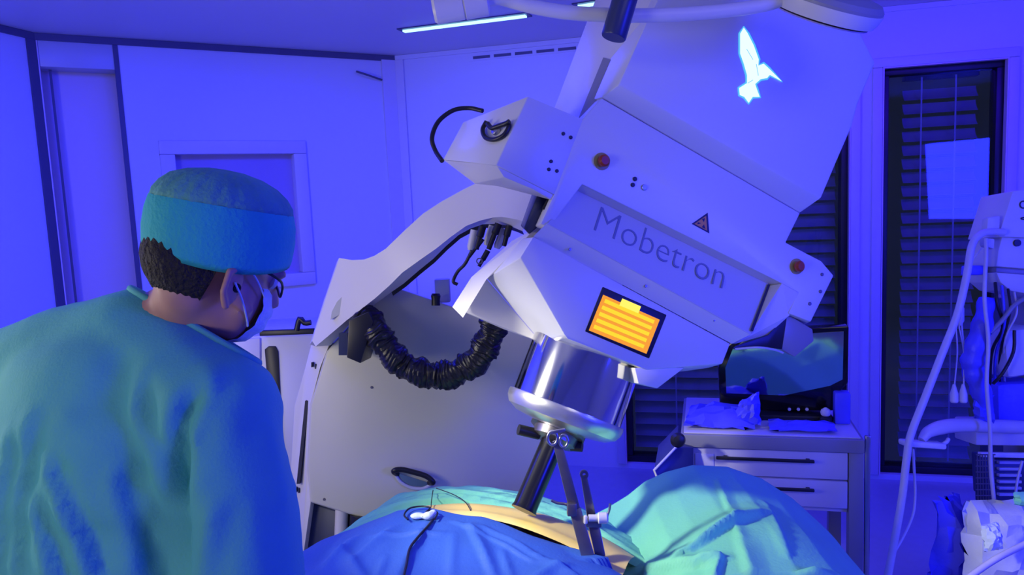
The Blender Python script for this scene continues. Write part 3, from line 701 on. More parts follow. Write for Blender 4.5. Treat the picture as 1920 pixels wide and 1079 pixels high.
# mask over the lower face, with loops to the ears
shell('mask', None, hd_(.030, 0, -.066), (hf * .084, hs * .067, hu * .066), math.radians(52), math.radians(150), math.radians(-62), math.radians(62), 14, 28, M_mask, SUR,
      lambda th, ph: 1.0 + .02 * math.sin(th * 14))
for s in (1, -1):
    tube('mask_loop', [hd_(-.006, .092 * s, -.040), hd_(.020, .083 * s, -.060), hd_(.048, .066 * s, -.084), hd_(.056, .060 * s, -.092)], .0018, M_mask, SUR, n=6)
    tube('mask_loop', [hd_(-.006, .090 * s, -.005), hd_(.030, .080 * s, -.022), hd_(.062, .066 * s, -.042)], .0016, M_mask, SUR, n=6)

# gown: one cloth surface over the trunk and both arms
def T(px, py, d): return P(px, py, d)
gown = [
    ([P(262, 632, 1.20), P(330, 700, 1.17), P(402, 782, 1.115)], [.082, .096, .104]),
    ([P(262, 632, 1.20), P(120, 668, 1.245), P(-40, 735, 1.29)], [.082, .086, .090]),
    ([P(292, 622, 1.21), P(350, 668, 1.20)], [.078, .07]),
    ([P(402, 782, 1.115), P(435, 930, 1.10), Er], [.098, .093, .092]), ([Er, Wr], [.088, .045]),
    ([P(-50, 740, 1.29), El, Wl], [.095, .088, .045]),
]
for (px, py, d, hw, hd2) in ((205, 730, 1.20, .185, .125), (200, 800, 1.19, .205, .135), (185, 900, 1.185, .215, .14), (175, 1000, 1.185, .215, .145), (170, 1100, 1.185, .21, .15)):
    c = P(px, py, d); gown.append(('e', c, (tr * hw, tfw * hd2, Z * .11)))
for z in (1.0, .9, .8, .7, .6, .5):
    gown.append(('e', Vector((pel.x, pel.y + .02, z)), (tr * .22, tfw * .18, Z * .10)))
gme = blob_mesh('gown', gown, .010, 10)
co = np.empty(len(gme.vertices) * 3); gme.vertices.foreach_get('co', co); co = co.reshape(-1, 3)
no = np.empty(len(gme.vertices) * 3); gme.vertex_normals.foreach_get('vector', no); no = no.reshape(-1, 3)
def seg_field(pl, w, taper=True):
    """gaussian field around a 3-D polyline, measured in the wall-parallel (x, z) plane"""
    pl = spline(pl, 5); best = np.full(len(co), 9.0); tt = np.zeros(len(co))
    sgn = np.zeros(len(co))
    for i in range(len(pl) - 1):
        a = np.array([pl[i].x, pl[i].z]); b = np.array([pl[i + 1].x, pl[i + 1].z]); ab = b - a
        pz = co[:, [0, 2]] - a; t = np.clip((pz @ ab) / (ab @ ab), 0, 1); dv = pz - t[:, None] * ab; d = np.sqrt((dv ** 2).sum(1))
        k = d < best; best[k] = d[k]; tt[k] = ((i + t) / (len(pl) - 1))[k]
        sgn[k] = np.sign(ab[0] * dv[:, 1] - ab[1] * dv[:, 0])[k]
    f = np.exp(-(best / w) ** 2)
    if taper: f *= np.clip(np.minimum(tt * 5, (1 - tt) * 6 + .3), 0, 1)
    return f, sgn, best
disp = np.zeros(len(co)); rear = np.clip(-no[:, 1] * 2 + .3, 0, 1)
folds = [([(258, 690), (268, 779), (300, 849), (333, 929), (345, 1000)], .016, .016), ([(75, 843), (100, 890), (129, 929), (166, 1010), (200, 1079)], .014, .014),
         ([(64, 900), (85, 985), (107, 1025), (130, 1079)], .014, .013), ([(52, 760), (35, 880), (30, 1000), (40, 1079)], .016, .012),
         ([(10, 800), (-5, 900), (-5, 1079)], .016, .012), ([(420, 690), (385, 760), (368, 830)], .018, .010),
         ([(500, 800), (520, 860), (540, 960)], .014, .008), ([(440, 900), (420, 980), (400, 1079)], .020, .008), ([(170, 640), (160, 720), (120, 800)], .03, .006),
         ([(210, 860), (240, 950), (270, 1079)], .016, .009)]
for pl, wv, amp in folds:
    f, sg, b = seg_field([P(x, y, 1.06) for x, y in pl], wv); disp += 1.35 * amp * f * rear
    g, sg2, b2 = seg_field([P(x + 15, y + 4, 1.06) for x, y in pl], wv * 1.1); disp -= 1.1 * amp * g * rear
for pl, wv, amp in (([(413, 715), (370, 757), (345, 886), (338, 960), (348, 1079)], .015, .034),):
    f, sg, b = seg_field([P(x, y, 1.06) for x, y in pl], wv); disp -= amp * f * rear
u_ = co @ np.array([tr.x, tr.y, 0.0])
disp += (.003 * np.sin(u_ * 46 + 3 * np.sin(co[:, 2] * 7)) + .002 * np.sin(co[:, 2] * 40 + u_ * 22)) * (np.clip(1.5 - co[:, 2], 0, 1) + .3)
co2 = co + no * disp[:, None]
gme.vertices.foreach_set('co', co2.ravel()); gme.update()
# open the neck: drop the cloth that would close over it
bm = bmesh.new(); bm.from_mesh(gme)
naxis = (hd_(-.03, 0, -.06) - nb).normalized()
nax2 = (rt * .5 + up * .87 + fw * .22).normalized(); ncut = P(332, 592, 1.19)
bmesh.ops.bisect_plane(bm, geom=list(bm.verts) + list(bm.edges) + list(bm.faces), plane_co=ncut, plane_no=nax2, clear_outer=True)
bv = [v.co.copy() for v in bm.verts if any(e.is_boundary for e in v.link_edges) and (v.co - ncut).length < .2]
bm.to_mesh(gme); bm.free()
gown_o = put('gown', gme, M_gown, SUR, True)
bu = nax2.orthogonal().normalized(); bw = nax2.cross(bu); bcn = sum(bv, Vector()) / len(bv)
bins = {}
for p in bv: bins.setdefault(int((math.atan2((p - bcn).dot(bw), (p - bcn).dot(bu)) + math.pi) / (2 * math.pi) * 28), []).append(p)
loop = [sum(bins[k_], Vector()) / len(bins[k_]) for k_ in sorted(bins)]
loop = loop + loop[:2]
tube('neck_band', loop, .0065, M_gown, gown_o, n=8, k=3)
for s in (-1, 1):
    hip = pel + tr * .09 * s; an = Vector((hip.x, hip.y - .01, .09)); kn = Vector((hip.x, hip.y + .03, .52))
    V, F = tube_vf([kn + Z * .1, kn, an + Z * .06], .085, 16); mk('trouser_leg', V, F, M_gown, SUR, smooth=True)
    sm_ = blob_mesh('shoe', [([an - Z * .035 - Y * .02, an + Y * .16 - Z * .05], [.052, .040])], .008, 4)
    for v in sm_.vertices: v.co.z = max(v.co.z, 0.0)
    put('shoe', sm_, M_pale, SUR, True)

# ------------------------------------------------------------------ table, patient, drapes
ZT_ = 0.80
OT = thing('operating_table', 'operating table hidden under the blue and teal drapes', 'table', (0.15, 1.93, 0))
box('table_top', (0.12, 1.93, .565), (1.14, .50, .05), M_steel, OT, bevel=.01)
box('mattress', (0.12, 1.93, .612), (1.14, .48, .044), M_rubber, OT, bevel=.015)
box('column', (0.12, 1.93, .31), (.28, .26, .48), M_steel, OT, bevel=.02)
box('base_plate', (0.12, 1.93, .04), (.75, .48, .08), M_steel, OT, bevel=.02)
# the patient lies on the table from left (legs) to right (head), covered but for a stained strip of skin
PAT = thing('person', 'patient under drapes, a yellow stained strip of skin bared below the beam tube', 'person', (0.12, 1.93, .634))
zb = .668
pb = [([(-.42, 1.86, zb + .02), (-.28, 1.87, zb + .03)], [.042, .05]), ([(-.42, 2.0, zb + .02), (-.28, 2.0, zb + .03)], [.042, .05]),
      ('e', (-.15, 1.93, zb + .035), (X * .20, Y * .17, Z * .042)), ('e', (.10, 1.93, zb + .038), (X * .26, Y * .175, Z * .046)), ('e', (.32, 1.94, zb + .035), (X * .16, Y * .19, Z * .042)),
      ([(.40, 1.95, zb + .03), (.52, 1.95, zb + .02)], [.04, .038]), ('e', (.585, 1.95, zb + .018), (X * .075, Y * .055, Z * .05)),
      ([(.36, 2.10, zb + .02), (.10, 2.15, zb + .015), (-.08, 2.13, zb + .015)], [.035, .028, .020]), ([(.36, 1.78, zb + .02), (.12, 1.745, zb + .015), (-.06, 1.76, zb + .015)], [.035, .028, .020])]
pb = [(c[0] if c[0] == 'e' else [Vector(p) for p in c[0]], *c[1:]) for c in pb]
put('body', blob_mesh('body', pb, .012, 6), M_skin, PAT, True)

def cloth(name, xs, ys, fn, m, label, cat='drape', thick=.004, group=None, extra=None):
    """cloth from a rectangular parameter grid; fn(u, v) -> world point"""
    nu, nv = len(xs), len(ys); V = [fn(u, v) for v in ys for u in xs]; F = []
    for j in range(nv - 1):
        for i in range(nu - 1):
            a = j * nu + i; F.append((a, a + 1, a + nu + 1, a + nu))
    o = mk(name, V, F, m, None, smooth=True); props(o, label, cat, group); return o
def crease(p, a, b, h, wl, wr=None):
    """ridge of height h along segment a-b (xy), different widths left/right"""
    ax_, ay_ = b[0] - a[0], b[1] - a[1]; L2 = ax_ * ax_ + ay_ * ay_
    t = max(0, min(1, ((p[0] - a[0]) * ax_ + (p[1] - a[1]) * ay_) / L2))
    dx, dy = p[0] - a[0] - t * ax_, p[1] - a[1] - t * ay_; d = math.hypot(dx, dy)
    w_ = wl if (ax_ * dy - ay_ * dx) > 0 else (wr or wl)
    return h * max(0, 1 - d / w_) ** 1.3 * (0.4 + 0.6 * math.sin(math.pi * min(1, max(0, t * .9 + .05))))
def zpt(px, py, z=.87): q = on_z(px, py, z); return (q.x, q.y)
def lin(a, b, n): return [a + (b - a) * i / (n - 1) for i in range(n)]
def interp(x, tab):
    if x <= tab[0][0]: return tab[0][1]
    for (x0_, y0_), (x1_, y1_) in zip(tab, tab[1:]):
        if x <= x1_: return y0_ + (y1_ - y0_) * (x - x0_) / (x1_ - x0_)
    return tab[-1][1]

# front blue drape: its far edge follows the incision line, near side hangs over the table
EB = [P(x, y, d) for x, y, d in ((560, 1078, 1.80), (600, 1030, 1.86), (650, 994, 1.92), (700, 975, 1.96), (745, 955, 2.0), (800, 952, 2.0), (850, 960, 1.96), (905, 968, 1.92), (950, 985, 1.87), (1000, 1005, 1.82), (1050, 1022, 1.78), (1095, 1040, 1.75), (1140, 1062, 1.71), (1190, 1095, 1.66), (1260, 1150, 1.60))]
etab = lambda k: [(p.x, (p.y, p.z)[k]) for p in EB]
ey, ez = etab(0), etab(1)
cr = [(zpt(890, 1060), zpt(930, 1079), .0, .02)]
CR = [(zpt(610, 1045), zpt(660, 1000), .014, .015, .03), (zpt(660, 1040), zpt(735, 985), .010, .012, .03), (zpt(850, 975), zpt(905, 1000), .008, .012, .012), (zpt(905, 1000), zpt(1000, 1045), .008, .008, .008), (zpt(720, 1040), zpt(700, 1079), .010, .02, .012), (zpt(850, 1000), zpt(845, 1079), .006, .02, .02), (zpt(940, 1030), zpt(960, 1079), .009, .02, .012), (zpt(800, 985), zpt(740, 1079), .012, .02, .05), (zpt(880, 985), zpt(930, 1079), .014, .03, .012), (zpt(905, 985), zpt(1010, 1035), .010, .012, .03),
      (zpt(1010, 1035), zpt(1120, 1079), .010, .012, .03), (zpt(640, 1020), zpt(690, 1079), .012, .02, .04), (zpt(980, 1079), zpt(1060, 1045), .010, .02, .02), (zpt(700, 1000), zpt(830, 1000), .010, .02, .015)]
def fdrape(u, v):
    yb, zb_ = interp(u, ey), interp(u, ez); yf = 1.46
    if v <= .75:
        t = v / .75; y = yb + (yf - yb) * t
        z = zb_ + (.835 - zb_) * min(1, t * 1.0) ** 1.5 + .012 * math.sin(t * math.pi)
        z = max(z, .846 if -.55 < u < .62 and y > 1.62 else .0)
        q = (u, y)
        for a, b, h, wl, wr_ in CR: z += crease(q, a, b, h, wl, wr_)
        z += .003 * math.sin(u * 31 + 5 * t) * math.sin(y * 27 + u * 9)
        if v == 0: z -= .004
        return Vector((u, y, z))
    t = (v - .75) / .25
    return Vector((u, yf - .035 * math.sin(t * 1.6) - .02 * math.sin(u * 24) * t, .835 - .45 * t))
cloth('blue_drape', lin(-.56, .34, 110), lin(0, 1, 80), fdrape, M_drape, 'creased blue surgical drape over the near side of the table')

# bared skin strip of the patient, between the drapes
SKN = [P(x, y, d) for x, y, d in ((800, 955, 2.03), (850, 956, 2.02), (900, 958, 1.98), (960, 968, 1.93), (1020, 985, 1.87), (1080, 1010, 1.82), (1120, 1035, 1.77), (1170, 1075, 1.71))]
top = [P(x, y, d) for x, y, d in ((800, 955, 2.10), (850, 948, 2.10), (900, 948, 2.08), (965, 955, 2.04), (1030, 968, 1.99), (1090, 990, 1.94), (1135, 1010, 1.88), (1190, 1045, 1.80))]
rows = []
for k in range(9):
    t = -.5 + 1.5 * k / 8
    rows.append([a.lerp(b, t) + Z * (.010 * math.sin(math.pi * max(0, min(1, t))) - (.012 if k in (0,) else 0)) for a, b in zip(spline(SKN, 6), spline(top, 6))])
V, F = loft(rows, closed=False, caps=False); sk = mk('bared_skin', V, F, M_iodine, PAT, smooth=True); sk['label'] = 'yellow stained strip of bare skin'

# far teal drape behind the skin, hanging down the far side
NR = [(560, 1075, 1.90), (600, 1040, 1.95), (680, 1004, 2.02), (760, 980, 2.06), (850, 962, 2.07), (900, 960, 2.06), (965, 966, 2.03), (1030, 979, 1.98), (1090, 1002, 1.93), (1150, 1030, 1.86), (1210, 1060, 1.82)]
RR = [(600, 1045, 2.06), (640, 1008, 2.10), (690, 968, 2.14), (740, 938, 2.16), (790, 923, 2.18), (850, 917, 2.18), (910, 921, 2.17), (970, 928, 2.14), (1060, 948, 2.10), (1130, 980, 2.06), (1200, 1015, 2.04)]
def row(tab): return spline([P(*q) for q in tab], 8)
r0, r3 = row(NR), row(RR); rows = []
def wr(p, i, k): return p + Z * (.0035 * math.sin(i * .55 + k * 1.7) + .003 * math.sin(i * .23 + k)) + Y * .004 * math.sin(i * .4 + k * 2)
for k in range(15):
    t = k / 14; rows.append([wr(a.lerp(b, t) + Z * (.016 * math.sin(math.pi * t) - (.01 if k == 0 else 0)), i, k) for i, (a, b) in enumerate(zip(r0, r3))])
for k, (dy, dz) in enumerate(((.03, -.004), (.06, -.016), (.085, -.045), (.10, -.10), (.11, -.2), (.115, -.32))):
    rows.append([wr(p + Y * dy + Z * dz, i, k + 15) + Y * .01 * math.sin(i * .5) * (k / 5) for i, p in enumerate(r3)])
V, F = loft(rows, closed=False, caps=False)
props(mk('teal_drape', V, F, M_teal, None, smooth=True), 'pale teal drape across the far side of the table behind the beam tube', 'drape')

# right teal drape, tented over the head end
CRR = [(zpt(1290, 1000), zpt(1425, 955), .034, .07, .010), (zpt(1209, 1000), zpt(1300, 1022), .030, .07, .010), (zpt(1298, 1020), zpt(1352, 1022), .022, .04, .012),
       (zpt(1410, 1078), zpt(1562, 1024), .030, .022, .09), (zpt(1207, 998), zpt(1190, 1079), .036, .06, .010), (zpt(1345, 905), zpt(1385, 990), .010, .03, .010), (zpt(1440, 930), zpt(1480, 1010), .010, .010, .03),
       (zpt(1352, 1020), zpt(1325, 1079), .020, .010, .03), (zpt(1385, 985), zpt(1420, 1078), .012, .05, .02), (zpt(1160, 975), zpt(1185, 1030), .012, .02, .02)]
def rdrape(u, v):
    zt = interp(u, [(.14, .70), (.19, .735), (.25, .765), (.31, .80), (.36, .838), (.42, .862), (.50, .879), (.60, .872), (.70, .832), (.79, .765), (.88, .675), (.93, .58), (1.0, .38)])
    y = 1.50 + .64 * v
    z = zt - .05 * (1 - v) ** 1.5
    if v < .08: z -= (.08 - v) * 4.5
    if v > .93: z -= (v - .93) * 5.0
    for a, b, h, wl, wr_ in CRR: z += crease((u, y), a, b, h, wl, wr_)
    z += .003 * math.sin(u * 17 + y * 9) + .0015 * math.sin(y * 33 - u * 17)
    return Vector((u, y, z))
cloth('teal_drape', lin(.15, 1.0, 150), lin(0, 1, 120), rdrape, M_teal, 'large creased teal drape tented over the head end in front of the drawer cart')

# thin cords and the gauze lying on the blue drape
def drape_pt(px, py, lift=.004):
    q = on_z(px, py, .88)
    for _ in range(4):
        yb = interp(q.x, ey); tt = (q.y - yb) / (1.46 - yb); z = fdrape(q.x, max(0, min(.75, tt * .75))).z; q = on_z(px, py, z + lift)
    return q
props(tube('cord', [drape_pt(*q) for q in ((812, 975), (800, 990), (782, 1010), (768, 1030), (762, 1060), (756, 1085))], .0032, M_dark, None, n=8), 'black cord running down over the blue drape', 'cord')
props(tube('cord', [drape_pt(x, y, .010) for x, y in ((765, 975), (758, 966), (768, 954), (790, 950), (806, 953), (798, 962), (794, 970), (806, 958), (820, 962), (815, 974))], .0024, M_dark, None, n=8), 'looped dark cord around the gauze lump', 'cord')
gz = blob_mesh('gauze', [('e', drape_pt(803, 968, .010), (X * .016, Y * .012, Z * .011)), ('e', drape_pt(783, 968, .008), (X * .020, Y * .014, Z * .008)), ('e', drape_pt(812, 962, .014), (X * .010, Y * .009, Z * .009))], .004, 3)
props(put('gauze_lump', gz, M_mask, None, True), 'small white gauze lump on the ridge of the blue drape', 'gauze')
props(tube('cord', [P(812, 920, 2.13), P(809, 940, 2.06), P(808, 952, 2.02), P(806, 962, 1.98)], .0013, M_dark, None, n=6), 'thin short cord dropping to the gauze lump', 'cord')
props(tube('cord', [P(818, 916, 2.12), P(850, 928, 2.08), P(872, 942, 2.03), P(884, 962, 1.97), P(892, 990, 1.92)], .0013, M_dark, None, n=6), 'thin cord arching from the pull handle to the bared skin', 'cord')

# ------------------------------------------------------------------ retractor of two steel bars with clamp
RT = thing('retractor', 'steel retractor of two upright bars with a white clamp at the table edge', 'surgical instrument', P(1118, 1079, 1.72))
def bar(name, a, b, wa, wb, t, m=M_dsteel, parent=RT, bev=.002):
    d = (b - a).normalized(); s = d.cross(fw).normalized(); f = s.cross(d)
    V = [a - s * wa - f * t, a + s * wa - f * t, a + s * wa + f * t, a - s * wa + f * t, b - s * wb - f * t, b + s * wb - f * t, b + s * wb + f * t, b - s * wb + f * t]
    return mk(name, V, [(0, 1, 2, 3), (7, 6, 5, 4), (0, 4, 5, 1), (1, 5, 6, 2), (2, 6, 7, 3), (3, 7, 4, 0)], m, parent, bevel=bev)
dR = 1.74
bar('long_bar', P(1044, 826, dR), P(1080, 965, dR), .011, .013, .004)
bar('long_bar', P(1078, 955, dR), P(1118, 1100, dR - .02), .014, .016, .006)
bar('short_bar', P(1095, 892, dR + .02), P(1112, 985, dR + .02), .008, .011, .004)
bar('short_bar', P(1111, 975, dR + .02), P(1126, 1045, dR), .013, .012, .005)
lathe('bar_eye', P(1095, 890, dR + .02) - fw * .006, fw, [(0, .004), (0, .010), (.010, .010), (.010, .004), (0, .004)], M_dsteel, RT, n=20, caps=False)
for c_, r in (((1036, 822), .016), ((1057, 828), .014)):
    q = P(*c_, dR - .006); tube('finger_ring', [q + (rt * math.cos(a) * r * .7 + up * math.sin(a) * r) for a in [2 * math.pi * i / 14 for i in range(15)]], .0035, M_steel, RT, n=8, k=2)
bar('ratchet', P(1032, 812, dR - .01), P(1060, 806, dR - .01), .004, .004, .004, M_steel)
cc = P(1120, 978, dR - .01)
lathe('clamp_screw', P(1140, 972, dR - .012), -rt, [(0, .010), (.004, .013), (.022, .013), (.024, .008), (.045, .008)], M_pale, RT, n=20)
box('clamp_block', P(1113, 978, dR + .005), (.035, .03, .022), M_dsteel, RT, ax=rt, ay=fw, az=up, bevel=.003)
box('clamp_pad', P(1098, 975, dR - .012), (.009, .01, .020), M_pale, RT, ax=rt, ay=fw, az=up, bevel=.003)
tube('clamp_lever', [P(1139, 968, dR - .012), P(1143, 955, dR - .012), P(1144, 945, dR - .012)], .003, M_steel, RT, n=8)
tube('clip_arm', [P(1074, 952, dR), P(1060, 946, dR), P(1045, 944, dR), P(1034, 939, dR)], .0035, M_dsteel, RT, n=8)
box('pivot_block', P(1072, 955, dR - .004), (.022, .022, .03), M_dsteel, RT, ax=rt, ay=fw, az=up, bevel=.003)
# ------------------------------------------------------------------ drawer cart and what stands on it
cl_, cr_ = P(1283, 826, 2.50), P(1612, 828, 2.50)
zt_c = (cl_.z + cr_.z) / 2
cx_ = Vector((cr_.x - cl_.x, cr_.y - cl_.y, 0)); WC = cx_.length; cx_ = (dB * 1.0).normalized(); cy_ = Vector((-cx_.y, cx_.x, 0))
c0 = Vector((cl_.x, cl_.y + .05, 0))
CART = thing('drawer_cart', 'pale enamel drawer cart with grey top rail below the dark screen', 'cart', c0 + cx_ * WC / 2 + cy_ * .22)
def cb(name, x0_, x1_, y0_, y1_, z0_, z1_, m, parent=CART, bev=.003):
    c = c0 + cx_ * ((x0_ + x1_) / 2) + cy_ * ((y0_ + y1_) / 2) + Z * ((z0_ + z1_) / 2)
    return box(name, c, (x1_ - x0_, y1_ - y0_, z1_ - z0_), m, parent, ax=cx_, ay=cy_, bevel=bev)
k = 2.5 / FPX
zR = zt_c
cb('top_rail', 0, WC - .01, -.01, .46, zR - .022, zR + .022, M_cartg)
cb('work_top', .01, WC - .02, .0, .45, zR + .022, zR + .028, M_cart)
cb('right_post', WC - .055, WC - .010, .0, .045, 0.05, zR, M_cartg); cb('right_post', WC - .055, WC - .010, .40, .445, 0.05, zR, M_cartg)
cb('left_post', 0.0, .03, .0, .045, 0.05, zR, M_cartg); cb('left_post', 0, .03, .40, .445, 0.05, zR, M_cartg)
cb('side_rod', WC - .005, WC + .012, .01, .025, .05, zR + .03, M_steel)
cb('cabinet', .03, WC - .055, .02, .43, zR - .235, zR - .022, M_cart)
for i in range(2):
    z1_ = zR - .026 - i * .098
    d_ = cb('drawer', .034, WC - .058, .002, .03, z1_ - .092, z1_, M_cart)
    hb = cb('handle', .115, .115 + .31, -.022, -.010, z1_ - .032, z1_ - .022, M_dark, d_, .003)
    for s in (.14, .40): cb('handle_foot', s, s + .012, -.012, .004, z1_ - .031, z1_ - .023, M_dark, d_, .001)
    if i == 0: cb('label_holder', .046, .108, -.001, .004, z1_ - .062, z1_ - .020, M_frame, d_, .001)
cb('lower_shelf', .0, WC - .01, .0, .44, .16, .185, M_cartg)
for x_ in (.03, WC - .04):
    for y_ in (.03, .41):
        p = c0 + cx_ * x_ + cy_ * y_; lathe('castor', p + Z * .05 - cx_ * .012, cx_, [(0, .04), (.004, .05), (.020, .05), (.024, .04)], M_rubber, CART, n=24)
# tilted paper basket on the left side of the cart
fb = [P(1268, 838, 2.5), P(1226, 882, 2.44), P(1240, 915, 2.44), P(1300, 905, 2.5), P(1300, 840, 2.52)]
V, F = loft([fb, [p + cy_ * .25 for p in fb]]); mk('side_basket', V, F, M_dblue, CART, bevel=.003)
tube('basket_rim', [p - fw * .004 for p in fb[:3]], .0045, M_pale, CART, k=1)
kn = lathe('side_knob', P(1268, 823, 2.46), -fw, [(0, .010), (.01, .022), (.025, .025), (.038, .018), (.042, .006)], M_dark, CART, n=20)

# dark glossy monitor on the cart
zc = zR + .028
MON = thing('monitor', 'dark glossy monitor on the drawer cart mirroring the drapes', 'monitor', c0 + cx_ * .38 + cy_ * .28 + Z * zc)
nM = Vector((-math.sin(.42), -math.cos(.42), -.05)).normalized()
def onM(px, py, off=0):
    o_ = c0 + cx_ * .36 + cy_ * .25 - nM * off; return on_plane(px, py, o_, nM)
mo = [(1346, 690), (1362, 650), (1400, 622), (1592, 612), (1590, 720), (1568, 742), (1564, 771), (1350, 771)]
A_ = [onM(*q) for q in mo]; V, F = loft([A_, [p + cy_ * .06 for p in A_]]); mk('casing', V, F, M_black, MON, bevel=.006)
sc_ = [(1360, 690), (1374, 655), (1404, 632), (1582, 622), (1580, 712), (1556, 724), (1470, 742), (1362, 738)]
A_ = [onM(x, y, -.004) for x, y in sc_]; mk('screen', A_ + [p + cy_ * .003 for p in A_], loft([A_, A_])[1], M_screen, MON)
for q in ((1497, 768), (1480, 768), (1513, 768)): lathe('button', onM(*q, -.002), -cy_, [(0, .006), (.004, .005)], M_pale, MON, n=12)
cmx = c0 + cx_ * .37 + cy_ * .27
box('neck', cmx + Z * (zc + .05), (.12, .05, .10), M_dark, MON, ax=cx_, ay=cy_, bevel=.004)
box('foot', cmx + Z * (zc + .010), (.28, .22, .02), M_dark, MON, ax=cx_, ay=cy_, bevel=.006)
JB = P(1548, 774, 2.56)
jar = thing('bottle', 'small bottle with pale round stopper in front of the monitor', 'bottle', Vector((JB.x, JB.y, zc)))
lathe('bottle_body', Vector((JB.x, JB.y, zc)), Z, [(0, .018), (.004, .02), (max(.02, JB.z - zc - .018), .02), (max(.024, JB.z - zc - .012), .012)], M_dark, jar, n=20)
lathe('stopper', Vector((JB.x, JB.y, JB.z - .014)), Z, [(0, .008), (.006, .015), (.015, .017), (.024, .014), (.031, .004)], M_pale, jar, n=20)
# crumpled violet blue wraps on the cart top
def crumple(name, pts, m, label, cat, seed, amp=.012, thick=.05, parent=None, n=7):
    """crumpled film: outline of 4 world corners filled with a faceted noisy grid"""
    r_ = np.random.RandomState(seed); V = []; F = []
    nn = ((pts[1] - pts[0]).cross(pts[3] - pts[0])).normalized()
    if nn.dot(fw) > 0: nn = -nn
    for side in (1, 0):
        for j in range(n + 1):
            for i in range(n + 1):
                u, v = i / n, j / n; p = pts[0].lerp(pts[1], u).lerp(pts[3].lerp(pts[2], u), v)
                e = math.sin(math.pi * u) * math.sin(math.pi * v)
                V.append(p + nn * ((thick * (e ** .5) if side else 0) + (r_.rand() - .5) * 2 * amp * (1 if side else .2)) + rt * (r_.rand() - .5) * amp + up * (r_.rand() - .5) * amp)
    K = (n + 1) ** 2
    for s in (0, 1):
        for j in range(n):
            for i in range(n):
                a = s * K + j * (n + 1) + i; q = (a, a + 1, a + n + 2, a + n + 1); F.append(q if s == 0 else q[::-1])
    per = [i for i in range(n)] + [(i * (n + 1) + n) for i in range(n)] + [n * (n + 1) + i for i in range(n, 0, -1)] + [j * (n + 1) for j in range(n, 0, -1)]
    for a, b in zip(per, per[1:] + per[:1]): F.append((a, b, b + K, a + K))
    o = mk(name, V, F, m, parent, smooth=20)
    if label: props(o, label, cat)
    return o
def cpt(x_, y_, z_): return c0 + cx_ * x_ + cy_ * y_ + Z * (zc + z_ + .008)
crumple('wrap', [cpt(.01, .03, .004), cpt(.24, .03, .004), cpt(.23, .20, .03), cpt(.03, .2, .03)], M_bluep, 'flat crumpled violet blue wrap on the left of the cart top', 'wrap', 4, .010, .03)
crumple('wrap', [cpt(.17, .06, .004), cpt(.265, .07, .004), cpt(.262, .12, .105), cpt(.20, .12, .07)], M_bluep, 'upright peaked violet blue wrap on the cart beside the screen', 'wrap', 5, .008, .03)
crumple('wrap', [cpt(.29, .02, .002), cpt(.50, .02, .002), cpt(.50, .10, .012), cpt(.29, .10, .012)], M_bluep, 'low violet blue wrap in front of the screen foot', 'wrap', 6, .005, .015)
bxp = P(1578, 745, 2.56)
box('sanitizer_box', Vector((bxp.x, bxp.y, zc + .055)), (.05, .05, .11), M_bluep, None, ax=cx_, ay=cy_, bevel=.006); 
props(bpy.data.objects['sanitizer_box'], 'slim violet blue box at the right end of the cart top', 'box')

# ------------------------------------------------------------------ anaesthesia equipment at the right edge
DA = 2.35
AN = thing('anaesthesia_machine', 'anaesthesia workstation with pale modules and hoses cut off by the right edge', 'machine', P(1930, 1000, DA + .35) * 1.0)
AN.location.z = 0; ORG[AN.name] = Vector((AN.location.x, AN.location.y, 0))
ORG['anaesthesia_machine'] = Vector(AN.location)
def fpoly(name, px, d, t, m, parent=AN, bev=.004):
    A_ = [P(x, y, d) for x, y in px]; V, F = loft([A_, [p + fw * t for p in A_]]); return mk(name, V, F, m, parent, bevel=bev)
top_m = fpoly('display_module', [(1899, 358), (2010, 350), (2010, 450), (1872, 444), (1878, 425)], DA - .02, .16, M_pale)
for i, q in enumerate(((1919, 384), (1921, 410))):
    g = P(*q, DA - .022); tube('module_mark', [g + rt * math.cos(a) * .011 + up * math.sin(a) * (.011 if i == 0 else .003) for a in [2 * math.pi * j / 12 for j in range(13)]], .002, M_mark, top_m, n=6, k=1)
mid_m = fpoly('valve_module', [(1880, 440), (2010, 448), (2010, 512), (1868, 500), (1872, 470)], DA, .16, M_pale)
lathe('port', P(1906, 456, DA), -fw, [(0, .011), (.006, .011), (.006, .006)], M_dark, mid_m, n=20)
fpoly('module_gap', [(1868, 501), (2010, 513), (2010, 523), (1868, 511)], DA + .02, .12, M_cartg, bev=.001)
fpoly('lower_module', [(1868, 511), (2010, 522), (2010, 566), (1895, 546), (1876, 530)], DA, .16, M_pale)
fpoly('cabinet_body', [(1905, 560), (2040, 560), (2040, 1560), (1905, 1560)], DA + .20, .2, M_dblue, bev=.01)
fpoly('absorber', [(1882, 620), (1960, 610), (1965, 700), (1890, 712)], DA + .02, .14, M_pale, bev=.02)
fpoly('canister', [(1870, 720), (1965, 715), (1965, 790), (1872, 795)], DA + .04, .14, M_bluep, bev=.02)
fpoly('shelf', [(1830, 793), (2010, 793), (2010, 838), (1830, 836)], DA + .06, .12, M_cart, bev=.006)
fpoly('shelf_rim', [(1840, 850), (2010, 852), (2010, 862), (1840, 858)], DA + .02, .02, M_frame, bev=.002)
fpoly('lower_box', [(1862, 862), (2010, 862), (2010, 946), (1866, 940)], DA + .10, .12, M_dblue, bev=.006)
for i in range(6): fpoly('vent_louvre', [(1874, 866 + i * 12), (1916, 866 + i * 12), (1916, 871 + i * 12), (1874, 871 + i * 12)], DA + .085, .02, M_cart, bev=.001)
fpoly('mount_column', [(1925, 380), (1990, 380), (1990, 1000), (1925, 1000)], DA + .12, .12, M_cartg)
